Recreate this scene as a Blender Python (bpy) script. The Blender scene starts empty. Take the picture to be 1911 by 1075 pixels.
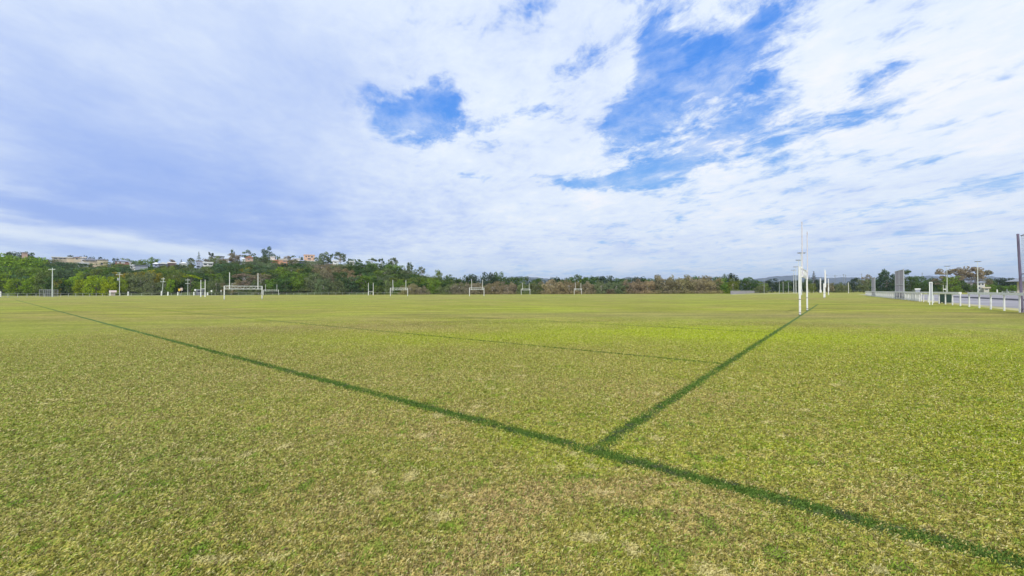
import bpy, math, random
import numpy as np
from mathutils import Vector, Matrix

# ------------------------------------------------------------------ camera
PI = math.pi
S = bpy.context.scene
C = S.collection
F = 770.0                      # focal length in photo pixels (photo 1911 x 1075)
ROLL = math.radians(0.19); PITCH = math.radians(0.52); EYE = 1.5
cam_d = bpy.data.cameras.new('camera'); cam = bpy.data.objects.new('camera', cam_d); C.objects.link(cam)
cam_d.sensor_fit = 'HORIZONTAL'; cam_d.sensor_width = 36.0; cam_d.lens = F/1911.0*36.0
cam_d.clip_start = 0.05; cam_d.clip_end = 40000
RM = (Matrix.Rotation(PI/2+PITCH, 3, 'X') @ Matrix.Rotation(-ROLL, 3, 'Z'))
cam.matrix_world = Matrix.Translation((0, 0, EYE)) @ RM.to_4x4()
S.camera = cam

# ------------------------------------------------------------------ sun, sky, exposure
SUN_EL = math.radians(44); SUN_AZ = math.radians(-162)      # azimuth clockwise from +Y
sun_d = bpy.data.lights.new('sun', 'SUN'); sun_d.energy = 3.0; sun_d.angle = math.radians(5); sun_d.color = (1.0, .95, .86)
sun = bpy.data.objects.new('sun', sun_d); C.objects.link(sun)
sv = Vector((math.sin(SUN_AZ)*math.cos(SUN_EL), math.cos(SUN_AZ)*math.cos(SUN_EL), math.sin(SUN_EL)))
sun.rotation_euler = sv.to_track_quat('Z', 'Y').to_euler(); sun.location = sv*50+Vector((0, 0, 10))
S.view_settings.view_transform = 'Standard'; S.view_settings.look = 'None'
S.view_settings.exposure = 0.0; S.view_settings.gamma = 1.0; S.view_settings.use_curve_mapping = False

# small node-graph helper ------------------------------------------------
class NG:
    def __init__(s, nt): s.nt = nt; s.n = nt.nodes; s.l = nt.links
    def node(s, t, **k):
        nd = s.n.new(t)
        for a, b in k.items(): setattr(nd, a, b)
        return nd
    def put(s, sock, v):
        if isinstance(v, bpy.types.NodeSocket): s.l.new(v, sock)
        elif isinstance(v, bpy.types.Node): s.l.new(v.outputs[0], sock)
        else:
            if sock.type == 'RGBA' and not isinstance(v, (int, float)) and len(v) == 3: v = (*v, 1)
            sock.default_value = v
    def m(s, op, a, b=None, c=None, clamp=False):
        nd = s.node('ShaderNodeMath', operation=op, use_clamp=clamp)
        s.put(nd.inputs[0], a)
        if b is not None: s.put(nd.inputs[1], b)
        if c is not None: s.put(nd.inputs[2], c)
        return nd.outputs[0]
    def mix(s, f, a, b, bt='MIX'):
        nd = s.node('ShaderNodeMix', data_type='RGBA', blend_type=bt)
        s.put(nd.inputs[0], f); s.put(nd.inputs[6], a); s.put(nd.inputs[7], b)
        return nd.outputs[2]
    def noise(s, vec, scale, detail=3, rough=.55, dist=0.0, out=0):
        nd = s.node('ShaderNodeTexNoise'); s.put(nd.inputs['Vector'], vec)
        nd.inputs['Scale'].default_value = scale; nd.inputs['Detail'].default_value = detail
        nd.inputs['Roughness'].default_value = rough; nd.inputs['Distortion'].default_value = dist
        return nd.outputs[out]
    def ss(s, v, a, b, lo=0.0, hi=1.0):
        nd = s.node('ShaderNodeMapRange', interpolation_type='SMOOTHSTEP')
        s.put(nd.inputs[0], v); nd.inputs[1].default_value = a; nd.inputs[2].default_value = b
        nd.inputs[3].default_value = lo; nd.inputs[4].default_value = hi
        return nd.outputs[0]
    def xyz(s, v):
        nd = s.node('ShaderNodeSeparateXYZ'); s.put(nd.inputs[0], v); return nd.outputs
    def comb(s, x, y, z=0.0):
        nd = s.node('ShaderNodeCombineXYZ'); s.put(nd.inputs[0], x); s.put(nd.inputs[1], y); s.put(nd.inputs[2], z); return nd.outputs[0]
    def gauss(s, x, y, cx, cy, sx, sy, rot=0.0, amp=1.0):
        """elliptical bump exp(-r2) centred at cx, cy"""
        dx = s.m('SUBTRACT', x, cx); dy = s.m('SUBTRACT', y, cy); c, n = math.cos(rot), math.sin(rot)
        u = s.m('MULTIPLY_ADD', dx, c/sx, s.m('MULTIPLY', dy, n/sx)); v = s.m('MULTIPLY_ADD', dx, -n/sy, s.m('MULTIPLY', dy, c/sy))
        r2 = s.m('ADD', s.m('MULTIPLY', u, u), s.m('MULTIPLY', v, v))
        return s.m('MULTIPLY', s.m('EXPONENT', s.m('MULTIPLY', r2, -1.0)), amp)
    def add(s, *a):
        r = a[0]
        for b in a[1:]: r = s.m('ADD', r, b)
        return r

def azel(px, py):
    d = RM @ Vector(((px-955.5)/F, -(py-537.5)/F, -1)); d.normalize()
    return math.atan2(d.x, d.y), math.asin(d.z)

world = bpy.data.worlds.new('World'); S.world = world; world.use_nodes = True
g = NG(world.node_tree); g.n.clear()
sky = g.node('ShaderNodeTexSky', sky_type='NISHITA'); sky.sun_disc = False
sky.sun_elevation = SUN_EL; sky.sun_rotation = SUN_AZ; sky.air_density = 1.0; sky.dust_density = 0.4; sky.ozone_density = 2.0
tc = g.node('ShaderNodeTexCoord'); dx, dy, dz = g.xyz(tc.outputs['Generated'])
az = g.m('ARCTAN2', dx, dy); el = g.m('ARCSINE', dz)
zz = g.m('ADD', g.m('MAXIMUM', dz, 0.0), 0.09)
# clouds lie on a flat layer: project the direction to it, streets running along one wind direction
pxx = g.m('DIVIDE', dx, zz); pyy = g.m('DIVIDE', dy, zz)
wc, wn = math.cos(math.radians(-72)), math.sin(math.radians(-72))
al = g.m('MULTIPLY_ADD', pxx, wc, g.m('MULTIPLY', pyy, wn)); ac = g.m('MULTIPLY_ADD', pxx, -wn, g.m('MULTIPLY', pyy, wc))
P0 = g.comb(g.m('MULTIPLY', al, .80), ac)
warp = g.node('ShaderNodeVectorMath', operation='SUBTRACT'); g.put(warp.inputs[0], g.noise(P0, 2.2, 4, .55, out=1)); warp.inputs[1].default_value = (.5, .5, .5)
wv = g.node('ShaderNodeVectorMath', operation='MULTIPLY_ADD'); g.put(wv.inputs[0], warp); wv.inputs[1].default_value = (.24, .24, .24); g.put(wv.inputs[2], P0)
streak = g.noise(wv.outputs[0], 3.8, 11, .66)
fine = g.noise(wv.outputs[0], 11.0, 8, .65)
big = g.noise(P0, .8, 4, .5)
A2 = g.comb(az, g.m('MULTIPLY', el, 1.6), 0.3)
puff = g.noise(A2, 7.0, 9, .62)
def blob(px, py, rx, ry, rot=0.0, amp=1.0):
    a, e = azel(px, py); k = 1.0/F
    sc = math.cos(a); sx = rx*k*sc*sc*1.05; sy = ry*k*sc
    return g.gauss(az, el, a, e, sx, sy, rot, amp)
holes = g.add(blob(1222, 120, 38, 82, -.10, .98), blob(1165, 235, 52, 44, .5, .85), blob(1310, 165, 105, 50, .4, .56), blob(1290, 285, 110, 30, .35, .66), blob(1350, 80, 150, 45, .25, .42), blob(1430, 230, 110, 40, .4, .36),
              blob(800, 195, 75, 42, .35, .80), blob(722, 225, 52, 34, -.2, .72), blob(815, 250, 40, 30, .2, .45), blob(880, 240, 60, 20, 0, .3), blob(1070, 125, 60, 22, 0, .5), blob(1005, 207, 50, 18, .1, .5), blob(1120, 340, 110, 18, 0, .85),
              blob(885, 328, 50, 11, 0, .6), blob(1650, 150, 70, 22, .4, .62), blob(1560, 235, 170, 22, .18, .40), blob(1735, 300, 50, 10, .1, .55),
              blob(1790, 355, 170, 14, .12, .48), blob(1000, 8, 45, 20, 0, .45), blob(1430, 130, 150, 80, .3, .22), blob(1650, 398, 90, 8, .1, .35),
              blob(300, 462, 420, 22, -.08, .42), blob(1150, 508, 900, 10, 0, .25), blob(1500, 330, 300, 60, .15, .12))
solid = g.add(blob(300, 250, 460, 330, 0, .75), blob(700, 420, 330, 90, 0, .4), blob(980, 330, 110, 60, .2, .28), blob(1545, 135, 42, 52, .3, .55), blob(1112, 385, 42, 24, 0, .8),
              blob(1060, 487, 40, 12, 0, .45), blob(1820, 180, 150, 110, .2, .30), blob(1000, 90, 120, 90, 0, .30), blob(1500, 380, 300, 60, .1, .12))
nz = g.add(g.m('MULTIPLY', g.m('SUBTRACT', streak, .5), 2.7), g.m('MULTIPLY', g.m('SUBTRACT', fine, .5), 1.5), g.m('MULTIPLY', g.m('SUBTRACT', puff, .5), 1.5))
leftsoft = g.ss(az, math.atan(-420/F), math.atan(-120/F), .46, 1.0)
cov = g.add(g.m('MULTIPLY', nz, leftsoft), .62, solid, g.m('MULTIPLY', holes, -1.20))
veil = g.m('MULTIPLY', g.ss(g.add(g.m('MULTIPLY', streak, .65), g.m('MULTIPLY', puff, .35)), .38, .66), .62)
mask = g.m('MAXIMUM', g.ss(cov, -.35, .60), veil)
# light on the cloud layer: thick grey-violet bank on the left, bright thin cloud to the right
A3 = g.comb(g.m('MULTIPLY', az, .8), g.m('MULTIPLY', el, 3.2), 1.7)
lowp = g.m('MULTIPLY', g.m('SUBTRACT', g.noise(A3, 8.0, 8, .6, .3), .5), g.ss(el, .30, .06, 0, -2.1))
shade = g.add(lowp, blob(230, 395, 330, 18, -.05, .25), blob(330, 340, 430, 190, .10, .66), blob(170, 90, 330, 170, 0, .30), blob(570, 120, 210, 170, -.35, .50), blob(560, 420, 360, 80, 0, .36), blob(150, 330, 300, 110, -.2, .26), blob(200, 405, 330, 16, -.06, .22), blob(360, 440, 260, 9, -.1, .25),
              blob(1650, 400, 500, 50, .08, .08), blob(1100, 478, 420, 14, 0, .16), blob(1600, 490, 420, 12, 0, .12),
              g.m('MULTIPLY', g.m('SUBTRACT', big, .5), 1.15), g.m('MULTIPLY', g.m('SUBTRACT', g.noise(g.comb(g.m('MULTIPLY', al, .8), ac), 1.9, 6, .55, .4), .5), .8), g.m('MULTIPLY', g.m('MULTIPLY', nz, leftsoft), -.42),
              g.m('MULTIPLY', blob(1545, 135, 50, 60, .3), -.35), g.m('MULTIPLY', blob(1108, 380, 40, 22), -.45), g.m('MULTIPLY', blob(1062, 485, 42, 11), -.40),
              g.m('MULTIPLY', blob(1750, 170, 200, 120), -.25), g.m('MULTIPLY', blob(150, 450, 260, 9, -.10), -.60), g.m('MULTIPLY', blob(330, 462, 200, 7, -.16), -.60), g.m('MULTIPLY', blob(60, 425, 200, 5, -.05), -.35), g.m('MULTIPLY', blob(80, 372, 140, 12, -.12), -.28))
sh = g.ss(shade, -.22, 1.30)
K = 10.0
def kc(c): return tuple(v*K for v in c)
ccol = g.mix(sh, kc((.84, .93, 1.05)), kc((.34, .49, .92)))
ccol = g.mix(g.ss(shade, -.55, .0, .75, 0), ccol, kc((1.02, 1.02, 1.05)))
blue = g.mix(g.ss(el, 0.0, .50), kc((.30, .62, 1.0)), kc((.060, .30, .96)))
skyc = g.mix(.12, blue, sky.outputs[0])
col = g.mix(mask, skyc, ccol)
hz = g.ss(el, .0, .12, .50, 0)
col = g.mix(hz, col, kc((.66, .85, 1.08)))
bg = g.node('ShaderNodeBackground'); g.put(bg.inputs[0], col); bg.inputs[1].default_value = .1
out = g.node('ShaderNodeOutputWorld'); g.l.new(bg.outputs[0], out.inputs[0])

# ------------------------------------------------------------------ projection helpers (photo pixel -> place in the world)
def ray(px, py): return RM @ Vector(((px-955.5)/F, -(py-537.5)/F, -1))
def at(px, py, Y):
    d = ray(px, py); t = Y/d.y; return Vector((d.x*t, Y, EYE+d.z*t))
def hor(px): return 544.5-(px-955.5)*math.tan(ROLL)
def gxy(px, py):
    d = ray(px, py); t = -EYE/d.z; return Vector((d.x*t, d.y*t, 0))
def col_at(px, Y): p = at(px, hor(px), Y); return Vector((p.x, Y, 0))

# ------------------------------------------------------------------ object helpers
class MB:
    def __init__(s): s.v = []; s.f = []
    def box(s, x0, x1, y0, y1, z0, z1):
        i = len(s.v); s.v += [(x, y, z) for z in (z0, z1) for y in (y0, y1) for x in (x0, x1)]
        s.f += [(i, i+2, i+3, i+1), (i+4, i+5, i+7, i+6), (i, i+1, i+5, i+4), (i+2, i+6, i+7, i+3), (i, i+4, i+6, i+2), (i+1, i+3, i+7, i+5)]; return s
    def tube(s, a, b, r, r2=None, n=8, cap=True):
        a = Vector(a); b = Vector(b); r2 = r if r2 is None else r2; d = (b-a).normalized()
        u = d.orthogonal().normalized(); w = d.cross(u); i = len(s.v)
        for p, q in ((a, r), (b, r2)):
            for k in range(n):
                t = 2*PI*k/n; s.v.append(tuple(p+(u*math.cos(t)+w*math.sin(t))*q))
        for k in range(n): s.f.append((i+k, i+(k+1) % n, i+n+(k+1) % n, i+n+k))
        if cap: s.f.append(tuple(i+n-1-k for k in range(n))); s.f.append(tuple(i+n+k for k in range(n)))
        return s
    def bar(s, a, b, w, h):            # rectangular bar from a to b
        a = Vector(a); b = Vector(b); d = (b-a).normalized(); up = Vector((0, 0, 1)) if abs(d.z) < .9 else Vector((1, 0, 0))
        u = d.cross(up).normalized(); t = u.cross(d); i = len(s.v)
        for p in (a, b):
            for x, z in ((-1, -1), (1, -1), (1, 1), (-1, 1)): s.v.append(tuple(p+u*(x*w/2)+t*(z*h/2)))
        for k in range(4): s.f.append((i+k, i+(k+1) % 4, i+4+(k+1) % 4, i+4+k))
        s.f += [(i+3, i+2, i+1, i), (i+4, i+5, i+6, i+7)]; return s
    def poly(s, pts): i = len(s.v); s.v += [tuple(p) for p in pts]; s.f.append(tuple(range(i, i+len(pts)))); return s
    def build(s, name, mat, parent=None, smooth=False):
        me = bpy.data.meshes.new(name); me.from_pydata(s.v, [], s.f); me.materials.append(mat); me.update()
        if smooth:
            for p in me.polygons: p.use_smooth = True
        o = bpy.data.objects.new(name, me); C.objects.link(o)
        if parent is not None: o.parent = parent
        return o
def empty(name, loc, rz=0, label=None, cat=None, group=None):
    o = bpy.data.objects.new(name, None); C.objects.link(o); o.location = loc; o.rotation_euler = (0, 0, rz); o.empty_display_size = .2
    tag(o, label, cat, group); return o
def tag(o, label=None, cat=None, group=None, kind=None):
    if label: o['label'] = label
    if cat: o['category'] = cat
    if group: o['group'] = group
    if kind: o['kind'] = kind
    return o
def copy_tree(o, parent=None):
    c = o.copy(); C.objects.link(c); c.parent = parent
    for ch in list(o.children): copy_tree(ch, c)
    return c

# ------------------------------------------------------------------ materials
def mat_basic(name, col, rough=.6, var=.12, scale=3.0, metal=0.0, bump=0.0, dirt=None):
    m = bpy.data.materials.new(name); m.use_nodes = True; q = NG(m.node_tree); b = m.node_tree.nodes['Principled BSDF']
    t = q.node('ShaderNodeTexCoord'); n = q.noise(t.outputs['Object'], scale, 4)
    c = q.mix(q.ss(n, .3, .7), tuple(v*(1-var) for v in col), tuple(min(1, v*(1+var)) for v in col))
    if dirt is not None:
        z = q.xyz(t.outputs['Object'])[2]; n2 = q.noise(t.outputs['Object'], 5, 5)
        c = q.mix(q.m('MULTIPLY', q.ss(n2, .45, .75), .5), c, dirt)
    q.put(b.inputs['Base Color'], c); b.inputs['Roughness'].default_value = rough; b.inputs['Metallic'].default_value = metal
    if bump:
        bp = q.node('ShaderNodeBump'); bp.inputs['Strength'].default_value = bump; bp.inputs['Distance'].default_value = .05
        q.put(bp.inputs['Height'], q.noise(t.outputs['Object'], scale*8, 3)); q.l.new(bp.outputs[0], b.inputs['Normal'])
    return m
M = {}
M['white'] = mat_basic('white_paint', (.80, .80, .80), .45, .04, 1.5, dirt=(.55, .53, .48))
M['fence_white'] = mat_basic('fence_white', (.74, .74, .74), .5, .05, 1.5, dirt=(.5, .48, .44))
M['galv'] = mat_basic('galvanised_steel', (.42, .44, .47), .45, .1, 2.0)
M['lamp'] = mat_basic('lamp_housing', (.22, .23, .25), .4)
M['timber_pole'] = mat_basic('weathered_timber', (.55, .55, .52), .8, .15, 2.0)
M['pale_pole'] = mat_basic('pale_concrete', (.66, .70, .68), .7, .08, 2.0)
M['wire'] = mat_basic('net_wire', (.20, .20, .23), .6)
M['purple'] = mat_basic('violet_grey_paint', (.17, .14, .22), .45, .1)
M['dark'] = mat_basic('dark_rubber', (.03, .035, .04), .6)
M['bin'] = mat_basic('bin_plastic', (.02, .05, .04), .45)
M['bark'] = mat_basic('bark', (.16, .135, .11), .9, .3, 6.0, bump=.5)
M['palebark'] = mat_basic('pale_bark', (.42, .38, .34), .85, .2, 6.0)
M['fence_pale'] = mat_basic('weathered_rail', (.46, .47, .44), .7, .1)
M['glass'] = mat_basic('window_glass', (.03, .04, .06), .15)
M['asphalt'] = mat_basic('asphalt', (.16, .16, .17), .9, .15, .3)
M['concrete'] = mat_basic('concrete', (.5, .49, .47), .8, .1, .5)
def wallm(name, c): M[name] = mat_basic(name, c, .75, .06, .6); return M[name]
for n_, c_ in {'cream': (.72, .60, .44), 'pale': (.78, .75, .72), 'w_white': (.82, .82, .82), 'w_beige': (.52, .46, .38), 'pink': (.62, .42, .34), 'red_brick': (.33, .17, .13),
               'lavender': (.44, .48, .64), 'w_blue': (.12, .15, .30), 'w_grey': (.36, .38, .44), 'orange': (.60, .31, .19), 'salmon': (.72, .46, .32),
               'r_white': (.80, .80, .80), 'r_grey': (.22, .24, .29), 'r_slate': (.15, .16, .19), 'r_brown': (.20, .13, .11), 'r_terra': (.50, .21, .12),
               'r_bluegrey': (.28, .32, .42), 'r_beige': (.55, .49, .42), 'yellow': (.75, .50, .05), 's_pink': (.55, .45, .42), 's_white': (.75, .78, .78), 'w_purple':(.30,.27,.30)}.items(): wallm(n_, c_)

def leaf_mat():
    m = bpy.data.materials.new('foliage'); m.use_nodes = True; q = NG(m.node_tree); q.n.clear()
    oi = q.node('ShaderNodeObjectInfo'); at_ = q.node('ShaderNodeAttribute'); at_.attribute_name = 'rnd'
    t = q.node('ShaderNodeTexCoord'); n = q.noise(t.outputs['Object'], 5.5, 3)
    v = q.m('ADD', q.m('MULTIPLY', at_.outputs['Fac'], .75), .62)
    v = q.m('MULTIPLY', v, q.ss(n, .3, .7, .72, 1.30))
    sc = q.node('ShaderNodeVectorMath', operation='SCALE'); q.put(sc.inputs[0], oi.outputs['Color']); q.put(sc.inputs[3], v)
    c = q.mix(q.ss(q.noise(t.outputs['Object'], 3.1, 2), .50, .72, 0, .38), sc.outputs[0], (.19, .19, .06))
    d = q.node('ShaderNodeBsdfDiffuse'); q.put(d.inputs[0], c)
    tr = q.node('ShaderNodeBsdfTranslucent'); q.put(tr.inputs[0], c)
    mx = q.node('ShaderNodeMixShader'); mx.inputs[0].default_value = .28; q.l.new(d.outputs[0], mx.inputs[1]); q.l.new(tr.outputs[0], mx.inputs[2])
    o = q.node('ShaderNodeOutputMaterial'); q.l.new(mx.outputs[0], o.inputs[0]); return m
M['leaf'] = leaf_mat()

# ------------------------------------------------------------------ the playing field
GX, GY = .621, .784                     # direction of the goal line; the touchline runs along (-GY, GX)
CORNER = gxy(1106, 843)
def fld(u, v, z=0.0): return Vector((CORNER.x+u*(-GY)+v*GX, CORNER.y+u*GX+v*GY, z))   # u along touchline, v along goal line
def turf_color(q, pos):
    """macro colour of the turf as a function of the place on the ground"""
    x, y, z = q.xyz(pos); p2 = q.comb(x, y, 0)
    n1 = q.noise(p2, .045, 4, .6); n2 = q.noise(p2, .22, 4, .6, .4); n3 = q.noise(p2, 1.3, 5, .65); n4 = q.noise(p2, 7.0, 4, .65)
    c = q.mix(q.ss(n2, .36, .66), (.335, .280, .105), (.280, .275, .058))
    c = q.mix(q.ss(n1, .42, .60, 0, .75), c, (.29, .345, .045)); c = q.mix(q.ss(q.noise(p2, .11, 5, .62, .6), .52, .68, 0, .55), c, (.255, .205, .085))
    c = q.mix(q.ss(n3, .46, .72, 0, .60), c, (.34, .29, .135))
    c = q.mix(q.ss(n3, .50, .28, 0, .38), c, (.170, .215, .035))
    wn_ = q.node('ShaderNodeVectorMath', operation='SUBTRACT'); q.put(wn_.inputs[0], q.noise(p2, .38, 5, .65, out=1)); wn_.inputs[1].default_value = (.5, .5, .5); wx, wy, wz_ = q.xyz(wn_)
    xw = q.m('MULTIPLY_ADD', wx, 7.0, x); yw = q.m('MULTIPLY_ADD', wy, 4.5, y)
    pk = lambda cx, cy, sx, sy, a, r=0.0: q.gauss(xw, yw, cx, cy, sx, sy, r, a)
    wob = q.m('ADD', q.m('MULTIPLY', q.m('SUBTRACT', n2, .5), 1.6), 1.0)
    br = q.m('MULTIPLY', q.add(pk(-2.6, 13.2, 5.0, 1.9, .75), pk(6.4, 15.6, 5.0, 2.4, 1.0), pk(11.5, 12.8, 5.5, 3.4, .65), pk(8, 35, 40, 14, .35), pk(13, 8.6, 5.0, 2.4, .50),
                                pk(5.2, 3.9, 1.6, 1.3, .40), pk(.6, 4.4, .9, .35, .45), pk(1.4, 3.75, 1.0, .30, .5, -.3), pk(-1, 60, 90, 30, .35)), wob, clamp=True)
    c = q.mix(br, c, (.335, .385, .028))
    dk = q.m('MULTIPLY', q.add(pk(4.7, 5.0, .9, .55, .7), pk(12.5, 7.0, 4.0, 1.6, .35), pk(-2.6, 3.0, 1.2, 1.0, .15), pk(-9, 9, 5, 3.2, .15), pk(-14, 13, 8, 5, .25), pk(9, 6.5, 4, 2.6, .35), pk(5, 2.9, 2, .7, .4), pk(-6.5, 5.2, 2.5, 1.0, .12)), wob, clamp=True)
    c = q.mix(dk, c, (.165, .185, .022))
    br2 = q.m('MULTIPLY', q.add(pk(-11, 12, 7, 4, .35), pk(-5, 7, 3, 1.6, .2), pk(.2, 2.9, .8, .4, .3), pk(1.0, 4.4, .5, .35, .25), pk(-7, 17.5, 8, 1.6, .55), pk(18, 24.5, 9, 2.4, .6), pk(20, 19.5, 4, 1.4, .5), pk(-.5, 2.7, 1.1, .55, .5), pk(0, 7.2, 2.4, 1.2, .5), pk(4, 27, 12, 3, .45), pk(2.4, 5.2, .8, .6, .35)), wob, clamp=True)
    c = q.mix(br2, c, (.325, .270, .125))
    c = q.mix(q.m('MULTIPLY', q.add(pk(10, 7, 8, 4.5, .75), pk(6, 3.5, 3, 1.6, .5)), 1.0, clamp=True), c, q.mix(q.ss(n3, .35, .65), (.225, .270, .020), (.285, .290, .040)))
    c = q.mix(q.m('MULTIPLY', q.add(pk(-8, 7, 7, 5, .65), pk(-4, 3.2, 2.6, 1.4, .5)), 1.0, clamp=True), c, q.mix(q.ss(n3, .35, .65), (.215, .225, .070), (.280, .255, .105)))
    far = q.ss(y, 28, 120)
    c = q.mix(q.m('MULTIPLY', far, .8), c, q.mix(q.ss(q.noise(q.comb(q.m('MULTIPLY', x, .3), y), .09, 5, .65), .36, .62), (.37, .33, .115), (.29, .35, .055)))
    c = q.mix(q.m('MULTIPLY', q.add(pk(.6, 3.1, .8, .38, .8), pk(-.3, 2.6, .9, .3, .6), pk(1.6, 2.6, .7, .3, .5), pk(-1.2, 4.6, 1.2, .5, .35), pk(2.3, 6.3, 1.6, .7, .45)), q.ss(n3, .3, .6, .5, 1.1), clamp=True), c, (.385, .285, .160))
    c = q.mix(1.0, c, (1.02, 1.0, .84), 'MULTIPLY')
    fs = q.noise(q.comb(q.m('MULTIPLY', x, .30), y), .42, 6, .68); fv = q.m('ADD', q.m('MULTIPLY', q.m('SUBTRACT', q.ss(fs, .30, .70, .74, 1.20), 1.0), q.ss(y, 9, 26)), .93)
    sc_ = q.node('ShaderNodeVectorMath', operation='SCALE'); q.put(sc_.inputs[0], c); q.put(sc_.inputs[3], fv); c = sc_.outputs[0]
    return c, n3, n4
def turf_ground():
    m = bpy.data.materials.new('turf'); m.use_nodes = True; q = NG(m.node_tree); b = m.node_tree.nodes['Principled BSDF']
    geo = q.node('ShaderNodeNewGeometry'); pos = geo.outputs['Position']; c, n3, n4 = turf_color(q, pos)
    x, y, z = q.xyz(pos); p2 = q.comb(x, y, 0)
    n5 = q.noise(p2, 26, 4, .7)
    v = q.m('MULTIPLY', q.m('MULTIPLY', q.ss(n4, .30, .70, .70, 1.20), q.ss(n5, .28, .72, .60, 1.32)), q.ss(n3, .3, .7, .92, 1.06))
    sc = q.node('ShaderNodeVectorMath', operation='SCALE'); q.put(sc.inputs[0], c); q.put(sc.inputs[3], v)
    q.put(b.inputs['Base Color'], sc.outputs[0]); b.inputs['Roughness'].default_value = .9; b.inputs['Specular IOR Level'].default_value = .15
    bp = q.node('ShaderNodeBump'); bp.inputs['Strength'].default_value = .6; bp.inputs['Distance'].default_value = .04
    q.put(bp.inputs['Height'], q.add(n5, n4)); q.l.new(bp.outputs[0], b.inputs['Normal']); return m
def blade_mat():
    m = bpy.data.materials.new('grass_blades'); m.use_nodes = True; q = NG(m.node_tree); q.n.clear()
    geo = q.node('ShaderNodeNewGeometry'); c, n3, n4 = turf_color(q, geo.outputs['Position'])
    r = q.node('ShaderNodeAttribute'); r.attribute_name = 'rnd'; r = r.outputs['Fac']
    ln = q.node('ShaderNodeAttribute'); ln.attribute_name = 'line'; ln = ln.outputs['Fac']
    pv = geo.outputs['Position']; f1 = q.noise(pv, 9.0, 4, .7); f2 = q.noise(pv, 24.0, 3, .7)
    c = q.mix(q.ss(f1, .53, .70, 0, .60), c, (.34, .255, .145))
    c = q.mix(q.ss(f1, .47, .30, 0, .65), c, (.15, .22, .025))
    vv = q.node('ShaderNodeVectorMath', operation='SCALE'); q.put(vv.inputs[0], c); q.put(vv.inputs[3], q.ss(f2, .30, .68, .44, 1.30)); c = vv.outputs[0]
    c = q.mix(q.ss(r, .74, .98, 0, .62), c, (.50, .45, .24))
    c = q.mix(q.ss(r, .30, .10, 0, .70), c, (.13, .24, .025))
    c = q.mix(q.ss(r, .07, .0, 0, .85), c, (.13, .08, .06))
    sc = q.node('ShaderNodeVectorMath', operation='SCALE'); q.put(sc.inputs[0], c); sc.inputs[3].default_value = 1.66
    dg = q.mix(r, (.065, .140, .028), (.185, .290, .060)); dg = q.mix(q.ss(q.noise(pv, 6.0, 3, .7), .50, .66, 0, .65), dg, (.13, .13, .10))
    c = q.mix(ln, sc.outputs[0], dg)
    d = q.node('ShaderNodeBsdfDiffuse'); q.put(d.inputs[0], c); tr = q.node('ShaderNodeBsdfTranslucent'); q.put(tr.inputs[0], c)
    mx = q.node('ShaderNodeMixShader'); mx.inputs[0].default_value = .25; q.l.new(d.outputs[0], mx.inputs[1]); q.l.new(tr.outputs[0], mx.inputs[2])
    o = q.node('ShaderNodeOutputMaterial'); q.l.new(mx.outputs[0], o.inputs[0]); return m
def marking_mat():
    m = bpy.data.materials.new('lush_marking'); m.use_nodes = True; q = NG(m.node_tree); b = m.node_tree.nodes['Principled BSDF']
    geo = q.node('ShaderNodeNewGeometry'); n = q.noise(geo.outputs['Position'], 5, 5, .7); n2 = q.noise(geo.outputs['Position'], 30, 3, .7)
    c = q.mix(q.ss(n, .3, .7), (.060, .120, .024), (.130, .185, .045)); c = q.mix(q.ss(n2, .5, .75, 0, .5), c, (.035, .06, .03))
    q.put(b.inputs['Base Color'], c); b.inputs['Roughness'].default_value = .9; b.inputs['Specular IOR Level'].default_value = .1; return m
M['turf'] = turf_ground(); M['blade'] = blade_mat(); M['marking'] = marking_mat()
gb = MB(); R_ = 16000
gb.poly([(-R_, -R_, 0), (R_, -R_, 0), (R_, R_, 0), (-R_, R_, 0)])
tag(gb.build('ground', M['turf']), kind='structure')

# markings: strips of lush dark grass. (start u, v) -> (end u, v), half width
LINES = [((-14, 0), (150, 0), .080), ((0, .09), (0, 53), .066),
         ((.09, 5.8), (80, 5.8), .042), ((.09, 13.9), (16, 13.9), .05), ((50, 53), (-24, 53), .14)]
rng = np.random.default_rng(7)
def strip(p0, p1, hw, name, z=.004):
    L = math.hypot(p1[0]-p0[0], p1[1]-p0[1]); n = int(min(L, 20)/.05)+int(max(0, L-20)/.5)
    ts = np.concatenate([np.linspace(0, min(L, 20), int(min(L, 20)/.05)+1), np.arange(20.5, L, .5)]) if L > 20 else np.linspace(0, L, int(L/.05)+1)
    du, dv = (p1[0]-p0[0])/L, (p1[1]-p0[1])/L; mb = MB(); prev = None
    w1 = 0; w2 = 0
    for t in ts:
        w1 = .6*w1+rng.normal(0, .008); w2 = .6*w2+rng.normal(0, .008)
        u, v = p0[0]+du*t, p0[1]+dv*t; k = 1 if hw > .06 else .6
        a = fld(u-dv*(hw+w1*k), v+du*(hw+w1*k), z); b = fld(u+dv*(hw+w2*k), v-du*(hw+w2*k), z)
        i = len(mb.v); mb.v += [tuple(a), tuple(b)]
        if prev is not None: mb.f.append((prev, prev+1, i+1, i))
        prev = i
    return tag(mb.build(name, M['marking']), kind='structure')
for k_, (a_, b_, w_) in enumerate(LINES): strip(a_, b_, w_, 'field_marking', .004+.0015*k_)

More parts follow.
